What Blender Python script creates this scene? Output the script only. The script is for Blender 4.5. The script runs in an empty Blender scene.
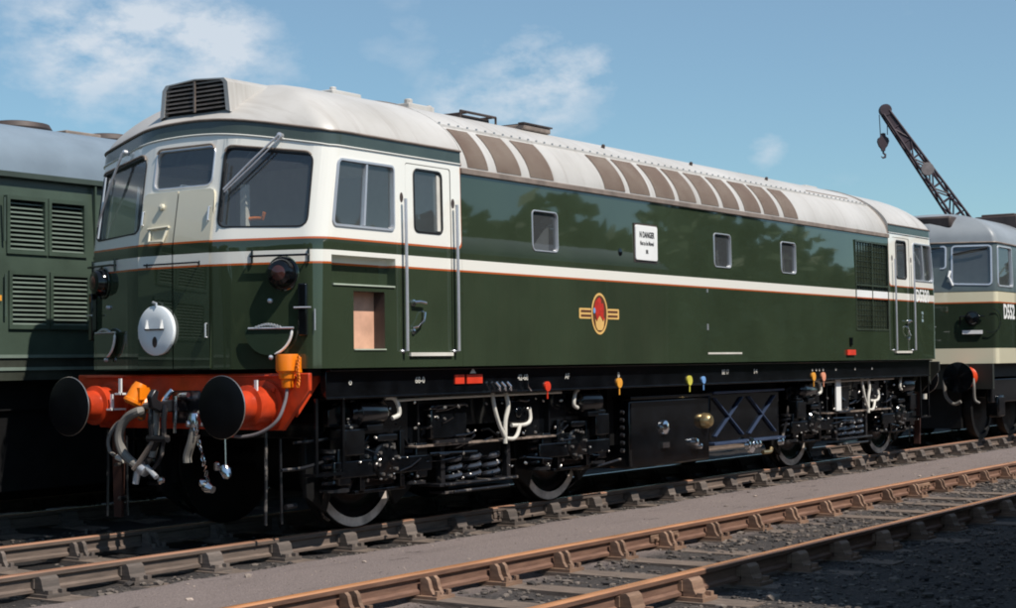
import bpy, bmesh, math, random
import numpy as np
from mathutils import Vector, Matrix
from mathutils.geometry import delaunay_2d_cdt

random.seed(11)
SC = bpy.context.scene
COL = SC.collection

# ------------------------------------------------------------------ camera
cam_d = bpy.data.cameras.new('camera'); cam = bpy.data.objects.new('camera', cam_d)
COL.objects.link(cam); SC.camera = cam
YAW, PITCH, ROLL = map(math.radians, (55.8838, 2.0329, -0.7125))
_f = Vector((math.sin(YAW)*math.cos(PITCH), math.cos(YAW)*math.cos(PITCH), math.sin(PITCH)))
_r = Vector((math.cos(YAW), -math.sin(YAW), 0)); _u = _r.cross(_f)
_r2 = math.cos(ROLL)*_r + math.sin(ROLL)*_u; _u2 = -math.sin(ROLL)*_r + math.cos(ROLL)*_u
M = Matrix((_r2, _u2, -_f)).transposed().to_4x4(); M.translation = (-16.8699, -9.7928, 1.3882)
cam.matrix_world = M
cam_d.sensor_fit = 'HORIZONTAL'; cam_d.sensor_width = 36; cam_d.lens = 36*1647.33/1016
cam_d.clip_start = .1; cam_d.clip_end = 8000

# ------------------------------------------------------------------ sky, sun, exposure
SUN_EL, SUN_AZ = 53.5, -7.0            # az: degrees from -Y towards +X
el, az = math.radians(SUN_EL), math.radians(SUN_AZ)
sdir = Vector((math.cos(el)*math.sin(az), -math.cos(el)*math.cos(az), math.sin(el)))
w = bpy.data.worlds.new('World'); SC.world = w; w.use_nodes = True
wn = w.node_tree; wn.nodes.clear()
def wnode(t, **k):
    n = wn.nodes.new(t)
    for a, b in k.items(): setattr(n, a, b)
    return n
sky = wnode('ShaderNodeTexSky', sky_type='NISHITA', sun_disc=False, sun_elevation=el,
            sun_rotation=math.atan2(sdir.x, sdir.y), altitude=50, air_density=1.0, dust_density=0.35, ozone_density=2.2)
tc = wnode('ShaderNodeTexCoord')
def wmath(op, a, b=None, clamp=False):
    n = wnode('ShaderNodeMath', operation=op, use_clamp=clamp)
    for i, x in enumerate((a, b)):
        if x is None: continue
        if hasattr(x, 'is_linked'): wn.links.new(x, n.inputs[i])
        else: n.inputs[i].default_value = x
    return n.outputs[0]
# fair-weather clouds over the whole sky: noise on the view direction, flattened towards the zenith
mp = wnode('ShaderNodeMapping'); mp.inputs['Scale'].default_value = (1, 1, 1.9); wn.links.new(tc.outputs['Generated'], mp.inputs[0])
n1 = wnode('ShaderNodeTexNoise'); n1.inputs['Scale'].default_value = 9.0; n1.inputs['Detail'].default_value = 7; n1.inputs['Roughness'].default_value = .58
wn.links.new(mp.outputs[0], n1.inputs['Vector'])
cl = wmath('SUBTRACT', wmath('MULTIPLY', n1.outputs['Fac'], .75), .47)
n2 = wnode('ShaderNodeTexNoise'); n2.inputs['Scale'].default_value = 30; n2.inputs['Detail'].default_value = 9; n2.inputs['Roughness'].default_value = .62; wn.links.new(mp.outputs[0], n2.inputs['Vector'])
puff = wmath('ADD', wmath('MULTIPLY', wmath('SUBTRACT', n2.outputs['Fac'], .30), 3.0, True), .15)
def clump(u, v, rad, amp):
    d = (_f + _r2*((u-508)/1647.33) + _u2*((304-v)/1647.33)).normalized()
    vm = wnode('ShaderNodeVectorMath', operation='DISTANCE'); wn.links.new(tc.outputs['Generated'], vm.inputs[0]); vm.inputs[1].default_value = d
    e = wmath('SUBTRACT', 1, wmath('MULTIPLY', vm.outputs['Value'], 1.0/rad), True)
    return wmath('MULTIPLY', wmath('MULTIPLY', wmath('POWER', e, .8), amp), puff)
# cumulus clumps where the photograph has them, and more of the same kind all round the sky
for a in [(40, 20, .07, .30), (120, 35, .06, .30), (185, 30, .05, .34), (250, 60, .040, .42), (225, 25, .03, .25), (100, 60, .05, .15), (505, 92, .045, .46), (560, 84, .045, .44), (450, 104, .026, .36), (592, 70, .022, .3),
          (767, 150, .016, .52), (410, 38, .035, .14), (150, 90, .14, .12), (520, -10, .05, .10), (1300, -420, .16, .5), (200, -700, .3, .55),
          (-700, 120, .22, .5), (-1500, 0, .3, .5), (1900, 60, .2, .5), (-3000, -200, .35, .5)]:
    cl = wmath('ADD', cl, clump(*a))
cover = wmath('MULTIPLY', wmath('SUBTRACT', cl, .02), 1.9, True)
cover = wmath('ADD', wmath('MULTIPLY', cover, .68), .17)
mix = wnode('ShaderNodeMixRGB', blend_type='MIX'); wn.links.new(cover, mix.inputs[0])
tint = wnode('ShaderNodeMixRGB', blend_type='MULTIPLY'); tint.inputs[0].default_value = 1
wn.links.new(sky.outputs[0], tint.inputs[1]); tint.inputs[2].default_value = (.56, .86, .93, 1)
wn.links.new(tint.outputs[0], mix.inputs[1]); mix.inputs[2].default_value = (6.4, 6.9, 7.5, 1)
bg = wnode('ShaderNodeBackground'); bg.inputs['Strength'].default_value = .105
wn.links.new(mix.outputs[0], bg.inputs[0])
wo = wnode('ShaderNodeOutputWorld'); wn.links.new(bg.outputs[0], wo.inputs[0])
sl = bpy.data.lights.new('sun', 'SUN'); sl.energy = 5.0; sl.angle = math.radians(.53); sl.color = (1.0, .93, .84)
so = bpy.data.objects.new('sun', sl); COL.objects.link(so)
so.rotation_mode = 'QUATERNION'; so.rotation_quaternion = (-sdir).to_track_quat('-Z', 'Y'); so.location = sdir*60
SC.cycles.filter_width = 1.9
SC.view_settings.view_transform = 'Standard'; SC.view_settings.look = 'None'
SC.view_settings.exposure = 0.08; SC.view_settings.gamma = 1; SC.view_settings.use_curve_mapping = False

# ------------------------------------------------------------------ materials
def lin(r, g, b):
    f = lambda c: (c/255/12.92) if c/255 <= .04045 else ((c/255+.055)/1.055)**2.4
    return (f(r), f(g), f(b), 1)
class Mat:
    def __init__(s, name, col=(.5,.5,.5,1), rough=.5, metal=0, coat=0, spec=.5):
        s.m = bpy.data.materials.new(name); s.m.use_nodes = True; s.nt = s.m.node_tree
        s.b = s.nt.nodes['Principled BSDF']; s.out = s.nt.nodes['Material Output']
        s.b.inputs['Base Color'].default_value = col; s.b.inputs['Roughness'].default_value = rough
        s.b.inputs['Metallic'].default_value = metal; s.b.inputs['Coat Weight'].default_value = coat
        s.b.inputs['Coat Roughness'].default_value = .03; s.b.inputs['Specular IOR Level'].default_value = spec
        s.tc = None
    def n(s, t, **k):
        x = s.nt.nodes.new(t)
        for a, b in k.items(): setattr(x, a, b)
        return x
    def link(s, a, b): s.nt.links.new(a, b)
    def co(s):
        if not s.tc: s.tc = s.n('ShaderNodeTexCoord')
        return s.tc.outputs['Object']
    def math(s, op, a, b=None, clamp=False):
        x = s.n('ShaderNodeMath', operation=op, use_clamp=clamp)
        for i, v in enumerate((a, b)):
            if v is None: continue
            if hasattr(v, 'is_linked'): s.link(v, x.inputs[i])
            else: x.inputs[i].default_value = v
        return x.outputs[0]
    def noise(s, scale, detail=4, rough=.55, sc=None):
        x = s.n('ShaderNodeTexNoise'); x.inputs['Scale'].default_value = scale; x.inputs['Detail'].default_value = detail; x.inputs['Roughness'].default_value = rough
        v = s.co()
        if sc:
            mm = s.n('ShaderNodeMapping'); mm.inputs['Scale'].default_value = sc; s.link(v, mm.inputs[0]); v = mm.outputs[0]
        s.link(v, x.inputs['Vector']); return x.outputs['Fac']
    def mix(s, f, a, b, mode='MIX'):
        x = s.n('ShaderNodeMixRGB', blend_type=mode)
        for i, v in enumerate((f, a, b)):
            if hasattr(v, 'is_linked'): s.link(v, x.inputs[i])
            else: x.inputs[i].default_value = v
        return x.outputs[0]
    def ramp(s, f, lo, hi):
        x = s.n('ShaderNodeMapRange'); s.link(f, x.inputs[0]); x.inputs[1].default_value = lo; x.inputs[2].default_value = hi
        return x.outputs[0]
    def color(s, c): s.link(c, s.b.inputs['Base Color'])
    def bump(s, h, strength=.3, dist=.01):
        x = s.n('ShaderNodeBump'); x.inputs['Strength'].default_value = strength; x.inputs['Distance'].default_value = dist
        s.link(h, x.inputs['Height']); s.link(x.outputs[0], s.b.inputs['Normal'])
        return x
def vary(m, col, amt=.12, scale=3, dark=None):
    """slow uneven tone over a paint or metal"""
    d = dark or tuple(c*(1-amt*2.2) for c in col[:3])+(1,)
    l = tuple(min(1, c*(1+amt)) for c in col[:3])+(1,)
    m.color(m.mix(m.ramp(m.noise(scale), .3, .7), d, l))
def simple(name, col, rough=.5, metal=0, coat=0, amt=.1, scale=4, spec=.5, bump=0):
    m = Mat(name, col, rough, metal, coat, spec); vary(m, col, amt, scale)
    if bump: m.bump(m.noise(scale*12, 3), bump, .004)
    return m.m

GREEN = lin(52, 63, 47); ORANGE = lin(186, 92, 44); WHITE = (.83, .81, .74, 1); CREAM = lin(226, 216, 190)
def livery(name, kind, green=GREEN):
    m = Mat(name, green, .02, 0, .75)
    s = m.n('ShaderNodeSeparateXYZ'); m.link(m.co(), s.inputs[0]); x, y, z = s.outputs
    g = m.mix(m.ramp(m.noise(1.3, 3), .3, .7), tuple(c*.86 for c in green[:3])+(1,), tuple(c*1.12 for c in green[:3])+(1,))
    def band(z0, z1): return m.math('MULTIPLY', m.math('GREATER_THAN', z, z0), m.math('LESS_THAN', z, z1))
    c = g
    if kind in ('body', 'cab', 'door', 'gang'):
        c = m.mix(band(2.190, 2.206), c, ORANGE); c = m.mix(band(2.206, 2.300), c, WHITE)
    if kind in ('cab', 'door', 'gang'):
        ax = m.math('ABSOLUTE', x); r = .07
        def rr(z0, x0):          # rounded lower inner corner of the pale window surround
            qx = m.math('MINIMUM', m.math('SUBTRACT', ax, x0+r), 0); qz = m.math('MINIMUM', m.math('SUBTRACT', z, z0+r), 0)
            d = m.math('SQRT', m.math('ADD', m.math('MULTIPLY', qx, qx), m.math('MULTIPLY', qz, qz)))
            return m.math('LESS_THAN', d, r)
        c = m.mix(rr(2.386, 5.090), c, ORANGE)
        c = m.mix(rr(2.402, 5.105), c, lin(222, 215, 192) if kind == 'gang' else WHITE)
    if kind == 'type2':
        c = m.mix(band(2.265, 2.285), c, ORANGE); c = m.mix(band(2.285, 2.45), c, lin(222, 214, 186))
        c = m.mix(band(0, 1.525), c, lin(214, 208, 182))
    m.color(c)
    m.bump(m.noise(1.4, 3, .45), .018, .05)
    m.link(m.ramp(m.noise(5), .2, .8), m.b.inputs['Roughness']) if False else None
    return m.m
M_BODY = livery('green_body_paint', 'body'); M_CAB = livery('green_white_cab_paint', 'cab')
M_GANG = livery('gangway_paint', 'gang'); M_GREEN = livery('plain_green_paint', 'plain', lin(46, 60, 48))
M_T2 = livery('second_locomotive_paint', 'type2', lin(46, 56, 44))
M_T2C = simple('second_cab_grey_green', lin(88, 98, 98), .3, 0, .3)
M_OLDG = Mat('weathered_green', lin(66, 80, 70), .38, 0, .2)
vary(M_OLDG, lin(68, 82, 71), .14, 2.2); M_OLDG = M_OLDG.m
M_ROOF = Mat('pale_grey_roof_paint', lin(196, 192, 182), .42)
_n = M_ROOF.ramp(M_ROOF.noise(.9, 5, .6, (1, 1, 1)), .3, .75); _st = M_ROOF.ramp(M_ROOF.noise(9, 4, .6, (1.4, .12, .12)), .52, .8)
M_ROOF.color(M_ROOF.mix(M_ROOF.math('MULTIPLY', _st, .5), M_ROOF.mix(_n, lin(172, 168, 162), lin(198, 195, 191)), lin(138, 128, 118))); M_ROOF = M_ROOF.m
M_ROOFD = simple('silver_grey_roof_paint', lin(122, 136, 148), .35, 0, 0, .1, 1.5)
M_ROOF2 = simple('grey_roof_paint', lin(136, 142, 147), .45, 0, 0, .10, 1.2)
M_BAND = simple('dark_green_cantrail', lin(66, 76, 70), .22, 0, .4, .08)
M_LIP = simple('brown_grey_gutter', lin(134, 120, 110), .5, 0, 0, .15, 6)
M_GRILL = Mat('brown_mesh_grille', lin(120, 98, 84), .6)
_w = M_GRILL.n('ShaderNodeTexWave', wave_type='BANDS', bands_direction='Z'); _w.inputs['Scale'].default_value = 58; M_GRILL.link(M_GRILL.co(), _w.inputs['Vector'])
_w2 = M_GRILL.n('ShaderNodeTexWave', wave_type='BANDS', bands_direction='X'); _w2.inputs['Scale'].default_value = 46; M_GRILL.link(M_GRILL.co(), _w2.inputs['Vector'])
_wv = M_GRILL.math('MULTIPLY', _w.outputs['Fac'], M_GRILL.math('ADD', M_GRILL.math('MULTIPLY', _w2.outputs['Fac'], .4), .6))
M_GRILL.color(M_GRILL.mix(_wv, lin(96, 76, 64), M_GRILL.mix(M_GRILL.ramp(M_GRILL.noise(2.5), .35, .65), lin(136, 116, 101), lin(168, 154, 139)))); M_GRILL.bump(_wv, .6, .01); M_GRILL = M_GRILL.m
M_BLACK = Mat('gloss_black_underframe', (.004, .005, .006, 1), .11, 0, 0, .55)
vary(M_BLACK, (.0038, .0046, .006, 1), .3, 5); M_BLACK.bump(M_BLACK.noise(5, 2), .05, .01); M_BLACK = M_BLACK.m
M_DULL = simple('dull_black', (.006, .006, .0065, 1), .6, 0, 0, .3, 6, .3)
M_RED = simple('vermilion_buffer_beam', lin(204, 66, 30), .38, 0, .1, .2, 5)
M_ORNG = simple('orange_paint', lin(240, 128, 14), .35, 0, .2, .1, 5)
M_STEEL = Mat('bright_steel', (.62, .60, .57, 1), .32, .9); vary(M_STEEL, (.62, .58, .54, 1), .15, 9); M_STEEL = M_STEEL.m
M_TYRE = Mat('turned_wheel_rim', (.45, .4, .38, 1), .42, .2); vary(M_TYRE, (.64, .56, .50, 1), .25, 7); M_TYRE = M_TYRE.m
M_CHROME = simple('polished_metal', (.72, .74, .78, 1), .16, 1, 0, .04)
M_ALU = simple('aluminium_trim', (.68, .69, .72, 1), .32, .6, 0, .05)
M_WPAINT = simple('white_paint', (.82, .82, .80, 1), .4, 0, 0, .03)
M_HOSE = Mat('grey_rubber_hose', lin(118, 114, 108), .6)
_w = M_HOSE.n('ShaderNodeTexWave', wave_type='BANDS', bands_direction='Z'); _w.inputs['Scale'].default_value = 28; M_HOSE.link(M_HOSE.co(), _w.inputs['Vector']); M_HOSE.bump(_w.outputs['Fac'], .25, .005); M_HOSE = M_HOSE.m
M_RUBBER = simple('black_rubber', (.018, .018, .019, 1), .45, 0, 0, .1)
M_CABLE = simple('pale_pipe', lin(214, 210, 200), .4, 0, 0, .08)
M_BRASS = simple('brass', (.75, .55, .28, 1), .3, .9, 0, .1)
M_PINK = simple('bare_pinkish_panel', lin(216, 168, 142), .6, 0, 0, .1, 7)
M_INT = simple('cab_interior_grey_green', lin(206, 208, 190), .6, 0, 0, .08)
M_INTD = simple('cab_interior_dark', lin(52, 50, 48), .7)
M_GOLD = simple('gold_transfer', lin(228, 184, 110), .4, 0, .3, .08)
M_LION = simple('red_transfer', lin(190, 48, 34), .4, 0, .3, .15, 20)
M_BROWN = simple('brown_transfer', lin(98, 58, 36), .4, 0, .3)
M_YEL = simple('yellow_paint', lin(214, 206, 84), .4); M_BLUE = simple('pale_blue_paint', lin(120, 168, 224), .4)
M_ORTAG = simple('orange_tag', lin(238, 166, 62), .4); M_REDTAG = simple('red_tag', lin(222, 62, 36), .4); M_PINKTAG = simple('salmon_tag', lin(236, 160, 128), .4)
M_INK = simple('black_ink', (.02, .02, .022, 1), .6)
M_DKBROWN = simple('soot_shade_brown', lin(70, 58, 54), .6, 0, 0, .2)
def glassmat(name, tint, rough=.015):
    m = Mat(name); nt = m.nt; nt.nodes.remove(m.b)
    t = m.n('ShaderNodeBsdfTransparent'); t.inputs[0].default_value = tint
    g = m.n('ShaderNodeBsdfGlossy'); g.inputs['Roughness'].default_value = rough; g.inputs[0].default_value = (.95, .97, 1, 1)
    gi = m.n('ShaderNodeNewGeometry'); dp = m.n('ShaderNodeVectorMath', operation='DOT_PRODUCT'); m.link(gi.outputs['Normal'], dp.inputs[0]); m.link(gi.outputs['Incoming'], dp.inputs[1])
    om = m.math('SUBTRACT', 1, m.math('ABSOLUTE', dp.outputs['Value']), True)
    f2 = m.math('ADD', m.math('MULTIPLY', m.math('POWER', om, 5), .9), .085, True)      # both faces of the pane reflect
    mx = m.n('ShaderNodeMixShader'); m.link(f2, mx.inputs[0]); m.link(t.outputs[0], mx.inputs[1]); m.link(g.outputs[0], mx.inputs[2])
    df = m.n('ShaderNodeBsdfDiffuse'); df.inputs[0].default_value = (.42, .45, .47, 1)      # even pale grey diffuse share over the pane
    md = m.n('ShaderNodeMixShader'); md.inputs[0].default_value = .11; m.link(t.outputs[0], md.inputs[1]); m.link(df.outputs[0], md.inputs[2]); m.link(md.outputs[0], mx.inputs[1])
    bmp = m.n('ShaderNodeBump'); bmp.inputs['Strength'].default_value = .02; m.link(m.noise(2, 2), bmp.inputs['Height']); m.link(bmp.outputs[0], g.inputs['Normal'])
    m.link(mx.outputs[0], m.out.inputs[0]); return m.m
M_GLASS = glassmat('window_glass', (.84, .87, .86, 1)); M_GLASSD = glassmat('dark_window_glass', (.30, .32, .34, 1))

# ------------------------------------------------------------------ mesh builder
class MB:
    def __init__(s): s.v = []; s.f = []
    def add(s, vs, fs):
        o = len(s.v); s.v += [tuple(x) for x in vs]; s.f += [tuple(i+o for i in f) for f in fs]; return s
    def box(s, a, b):
        x0, x1 = sorted((a[0], b[0])); y0, y1 = sorted((a[1], b[1])); z0, z1 = sorted((a[2], b[2]))
        return s.add([(x0,y0,z0),(x1,y0,z0),(x1,y1,z0),(x0,y1,z0),(x0,y0,z1),(x1,y0,z1),(x1,y1,z1),(x0,y1,z1)],
                     [(0,3,2,1),(4,5,6,7),(0,1,5,4),(1,2,6,5),(2,3,7,6),(3,0,4,7)])
    def cbox(s, c, d): return s.box([c[i]-d[i]/2 for i in range(3)], [c[i]+d[i]/2 for i in range(3)])
    def bar(s, p, q, wd, ht, up=(0,0,1)):
        p, q = Vector(p), Vector(q); t = (q-p).normalized(); u = Vector(up)
        if abs(t.dot(u)) > .98: u = Vector((1,0,0))
        r = t.cross(u).normalized(); u = r.cross(t)
        vs = [e + r*a*wd/2 + u*b*ht/2 for e in (p, q) for a, b in ((-1,-1),(1,-1),(1,1),(-1,1))]
        return s.add(vs, [(0,1,2,3),(7,6,5,4),(0,4,5,1),(1,5,6,2),(2,6,7,3),(3,7,4,0)])
    def tube(s, pts, r, n=8, caps=True):
        pts = [Vector(p) for p in pts]; rs = r if isinstance(r, (list, tuple)) else [r]*len(pts)
        o = len(s.v); prev = None; m = len(pts)
        for i, p in enumerate(pts):
            t = (pts[min(i+1, m-1)]-pts[max(i-1, 0)]).normalized()
            if prev is None:
                a = Vector((0,0,1)) if abs(t.z) < .9 else Vector((1,0,0)); u = t.cross(a).normalized()
            else: u = (prev - t*prev.dot(t)).normalized()
            prev = u; v = t.cross(u)
            for k in range(n):
                an = 2*math.pi*k/n; s.v.append(tuple(p + (u*math.cos(an)+v*math.sin(an))*rs[i]))
        for i in range(m-1):
            for k in range(n): s.f.append((o+i*n+k, o+i*n+(k+1)%n, o+(i+1)*n+(k+1)%n, o+(i+1)*n+k))
        if caps: s.f.append(tuple(o+k for k in range(n))[::-1]); s.f.append(tuple(o+(m-1)*n+k for k in range(n)))
        return s
    def hose(s, pts, r, n=8):
        """tube along a smooth curve through the points"""
        P = [Vector(p) for p in pts]; P = [P[0]*2-P[1]]+P+[P[-1]*2-P[-2]]; out = []
        for i in range(1, len(P)-2):
            for k in range(6):
                t = k/6; a, b, c, d = P[i-1:i+3]; out.append(.5*((2*b)+(c-a)*t+(2*a-5*b+4*c-d)*t*t+(3*b-a-3*c+d)*t**3))
        return s.tube(out+[P[-2]], r, n)
    def lathe(s, prof, c, axis, n=24, a0=0, a1=2*math.pi, up=None):
        c = Vector(c); ax = Vector(axis).normalized(); a = Vector(up) if up else (Vector((0,0,1)) if abs(ax.z) < .9 else Vector((1,0,0)))
        u = ax.cross(a).normalized(); v = ax.cross(u); o = len(s.v); full = abs(a1-a0-2*math.pi) < 1e-6; nn = n if full else n+1
        for r, h in prof:
            for k in range(nn):
                an = a0+(a1-a0)*k/n; s.v.append(tuple(c+ax*h+(u*math.cos(an)+v*math.sin(an))*max(r, 1e-4)))
        for i in range(len(prof)-1):
            for k in range(n): s.f.append((o+i*nn+k, o+i*nn+(k+1)%nn, o+(i+1)*nn+(k+1)%nn, o+(i+1)*nn+k))
        return s
    def cyl(s, p, q, r, n=16): return s.tube([p, q], r, n)
    def extrude(s, poly, d):
        """poly: 3-D loop, extruded by vector d"""
        n = len(poly); d = Vector(d); a = [Vector(x) for x in poly]
        return s.add(a+[x+d for x in a], [tuple(range(n))[::-1], tuple(range(n, 2*n))]+[(i, (i+1)%n, n+(i+1)%n, n+i) for i in range(n)])
    def grid(s, P):
        o = len(s.v); m, n = len(P), len(P[0])
        for row in P: s.v += [tuple(x) for x in row]
        for i in range(m-1):
            for j in range(n-1): s.f.append((o+i*n+j, o+i*n+j+1, o+(i+1)*n+j+1, o+(i+1)*n+j))
        return s
    def xf(s, fn): s.v = [tuple(fn(Vector(x))) for x in s.v]; return s
    def mesh(s, name, mat, smooth=True, angle=32):
        me = bpy.data.meshes.new(name); me.from_pydata(s.v, [], s.f); me.materials.append(mat)
        if smooth:
            me.polygons.foreach_set('use_smooth', [True]*len(me.polygons)); me.update(); me.set_sharp_from_angle(angle=math.radians(angle))
        me.update(); return me
    def build(s, name, mat, parent=None, smooth=True, bevel=0, angle=32, recalc=True):
        me = s.mesh(name, mat, smooth, angle)
        if recalc:
            b = bmesh.new(); b.from_mesh(me); bmesh.ops.recalc_face_normals(b, faces=b.faces); b.to_mesh(me); b.free()
        o = bpy.data.objects.new(name, me); COL.objects.link(o); attach(o, parent)
        if bevel:
            bv = o.modifiers.new('bevel', 'BEVEL'); bv.width = bevel; bv.segments = 2; bv.limit_method = 'ANGLE'; bv.angle_limit = math.radians(50)
        return o
def attach(o, parent):
    if parent is not None:
        o.parent = parent
        if parent.type == 'EMPTY': o.location = Vector(o.location)-Vector(parent.location)
def empty(name, loc, label=None, cat=None, group=None, kind=None):
    o = bpy.data.objects.new(name, None); COL.objects.link(o); o.location = loc; o.empty_display_size = .3
    tag(o, label, cat, group, kind); return o
def tag(o, label=None, cat=None, group=None, kind=None):
    for k, v in (('label', label), ('category', cat), ('group', group), ('kind', kind)):
        if v: o[k] = v
    return o
def text(name, body, size, mat, fn, parent, sx=1, extr=.002, bold=0, align='CENTER', space=1.0):
    """lettering as a thin mesh; fn maps (x, y, depth) of the text plane to the world"""
    c = bpy.data.curves.new(name, 'FONT'); c.body = body; c.size = size; c.align_x = align; c.align_y = 'CENTER'; c.extrude = extr; c.offset = bold; c.resolution_u = 3; c.space_character = space
    t = bpy.data.objects.new(name, c); COL.objects.link(t); dg = bpy.context.evaluated_depsgraph_get()
    me = bpy.data.meshes.new_from_object(t.evaluated_get(dg)); bpy.data.objects.remove(t); bpy.data.curves.remove(c)
    for v in me.vertices: v.co = fn(v.co.x*sx, v.co.y, v.co.z)
    me.materials.clear(); me.materials.append(mat); o = bpy.data.objects.new(name, me); COL.objects.link(o); attach(o, parent); return o
def round_poly(pts, r, n=5):
    out = []; m = len(pts)
    for i in range(m):
        p0, p, p1 = Vector(pts[i-1]).to_2d(), Vector(pts[i]).to_2d(), Vector(pts[(i+1)%m]).to_2d()
        a, b = (p0-p), (p1-p); rr = min(r, a.length*.48, b.length*.48); a.normalize(); b.normalize()
        th = a.angle(b); d = rr/max(math.tan(th/2), 1e-3); d = min(d, (p0-p).length*.49, (p1-p).length*.49); q0, q1 = p+a*d, p+b*d
        for k in range(n+1):
            t = k/n; out.append(tuple(q0*(1-t)**2+p*2*t*(1-t)+q1*t*t))
    return out
def rect(x0, x1, z0, z1): return [(x0, z0), (x1, z0), (x1, z1), (x0, z1)]
def inside(pt, poly):
    x, y = pt; c = False; j = len(poly)-1
    for i in range(len(poly)):
        xi, yi = poly[i]; xj, yj = poly[j]
        if (yi > y) != (yj > y) and x < (xj-xi)*(y-yi)/(yj-yi)+xi: c = not c
        j = i
    return c
def cdt(outer, holes, lines=()):
    vs, es = [], []
    def loop(l):
        o = len(vs); vs.extend(Vector(p) for p in l); es.extend((o+i, o+(i+1) % len(l)) for i in range(len(l)))
    loop(outer)
    for h in holes: loop(h)
    for a, b in lines:
        o = len(vs); vs.extend((Vector(a), Vector(b))); es.append((o, o+1))
    r = delaunay_2d_cdt(vs, es, [], 0, 1e-5); V, F = r[0], r[2]; out = []
    for f in F:
        c = (sum(V[i].x for i in f)/len(f), sum(V[i].y for i in f)/len(f))
        if inside(c, outer) and not any(inside(c, h) for h in holes): out.append(tuple(f))
    return [(p.x, p.y) for p in V], out

# ------------------------------------------------------------------ ground
T0, T1, T2, T3 = 3.75, 0.0, -3.99, -8.34            # track centre lines
TZ = {T0: 0.0, T1: 0.0, T2: .03, T3: .03}
def sstep(a, b, x): t = np.clip((x-a)/(b-a), 0, 1); return t*t*(3-2*t)
def gprof(y):
    z = -.185 + 0*y
    z = z + .125*sstep(-1.25, -1.75, y)*(1-sstep(-3.13, -3.20, y))      # raised cinder path between the tracks
    z = z + .036*sstep(-3.13, -3.20, y) + .012*sstep(-4.85, -5.2, y)
    z = z + .05*sstep(1.3, 1.7, y)*(1-sstep(2.1, 2.5, y))
    return z
def mk_noise(seed, n=64):
    return np.random.RandomState(seed).rand(n, n)
def vnoise(x, y, g):
    n = g.shape[0]; xi = np.floor(x).astype(int); yi = np.floor(y).astype(int); fx = x-xi; fy = y-yi; fx = fx*fx*(3-2*fx); fy = fy*fy*(3-2*fy)
    a = g[xi % n, yi % n]; b = g[(xi+1) % n, yi % n]; c = g[xi % n, (yi+1) % n]; d = g[(xi+1) % n, (yi+1) % n]
    return (a*(1-fx)+b*fx)*(1-fy)+(c*(1-fx)+d*fx)*fy
G1, G2, G3 = mk_noise(1), mk_noise(2), mk_noise(3)
def gz(x, y):
    near = np.exp(-(np.maximum(np.abs(x-0)-24, 0)/10)**2)
    rough = (1-.75*sstep(-1.5, -1.8, y)*(1-sstep(-3.1, -3.2, y)))
    return gprof(y) + near*rough*((vnoise(x*1.3, y*1.3, G1)-.5)*.03 + (vnoise(x*5, y*5, G2)-.5)*.02 + (vnoise(x*14, y*14, G3)-.5)*.012) + (vnoise(x*.9+7, y*2.3, G1)-.5)*.012*near
xs = np.concatenate([-np.geomspace(4000, 20, 24), np.arange(-19.5, 22, .085), np.geomspace(22.5, 4000, 30)])
ys = np.concatenate([-np.geomspace(4000, 10, 24), np.arange(-9.9, 4.6, .075), np.geomspace(4.8, 4000, 28)])
XX, YY = np.meshgrid(xs, ys); ZZ = gz(XX, YY)
me = bpy.data.meshes.new('ground'); nx, ny = len(xs), len(ys)
me.vertices.add(nx*ny); me.vertices.foreach_set('co', np.stack([XX, YY, ZZ], -1).astype('f').ravel())
ii = (np.arange(ny-1)[:, None]*nx+np.arange(nx-1)[None, :]).ravel(); quads = np.stack([ii, ii+1, ii+nx+1, ii+nx], -1)
me.loops.add(len(quads)*4); me.loops.foreach_set('vertex_index', quads.ravel().astype('i'))
me.polygons.add(len(quads)); me.polygons.foreach_set('loop_start', np.arange(0, len(quads)*4, 4).astype('i')); me.polygons.foreach_set('loop_total', np.full(len(quads), 4, 'i'))
me.update(); me.validate(); me.polygons.foreach_set('use_smooth', np.ones(len(quads), bool))
m = Mat('ash_and_cinder_ground', (.1, .1, .1, 1), .9, spec=.25)
sp = m.n('ShaderNodeSeparateXYZ'); m.link(m.co(), sp.inputs[0]); yy = sp.outputs[1]
wob = m.math('MULTIPLY', m.math('SUBTRACT', m.noise(1.7, 4), .5), .42)
yw = m.math('ADD', yy, wob)
path = m.math('MULTIPLY', m.ramp(yw, -1.38, -1.70), m.ramp(yw, -3.55, -3.18))
fine = m.ramp(m.noise(38, 4, .7), .3, .72); grit = m.ramp(m.noise(90, 2, .7), .35, .7); big = m.ramp(m.noise(.8, 4), .3, .7)
ash = m.mix(fine, lin(38, 37, 38), m.mix(big, lin(76, 72, 71), lin(96, 88, 82)))
cin = m.mix(m.math('ADD', m.math('MULTIPLY', fine, .35), m.math('MULTIPLY', grit, .65)), m.mix(big, lin(96, 87, 85), lin(109, 98, 94)), lin(145, 132, 127))
streak = m.ramp(m.noise(1.0, 5, .65, (.7, 3.2, 1)), .56, .74)
cin = m.mix(m.math('MULTIPLY', streak, .35), cin, lin(88, 78, 74))
spot = m.ramp(m.noise(2.6, 3, .6, (1, 2.2, 1)), .66, .72)
cin = m.mix(m.math('MULTIPLY', spot, .75), cin, lin(54, 48, 46))
oil = m.math('MULTIPLY', m.ramp(yw, -1.0, -.55), m.ramp(yw, 5.2, 4.6))          # sooty, oily ground where locomotives stand
ash = m.mix(m.math('MULTIPLY', oil, .8), ash, lin(26, 25, 25))
m.color(m.mix(path, ash, cin)); bp = m.bump(m.math('ADD', fine, m.math('MULTIPLY', grit, .6)), .55, .018)
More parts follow.
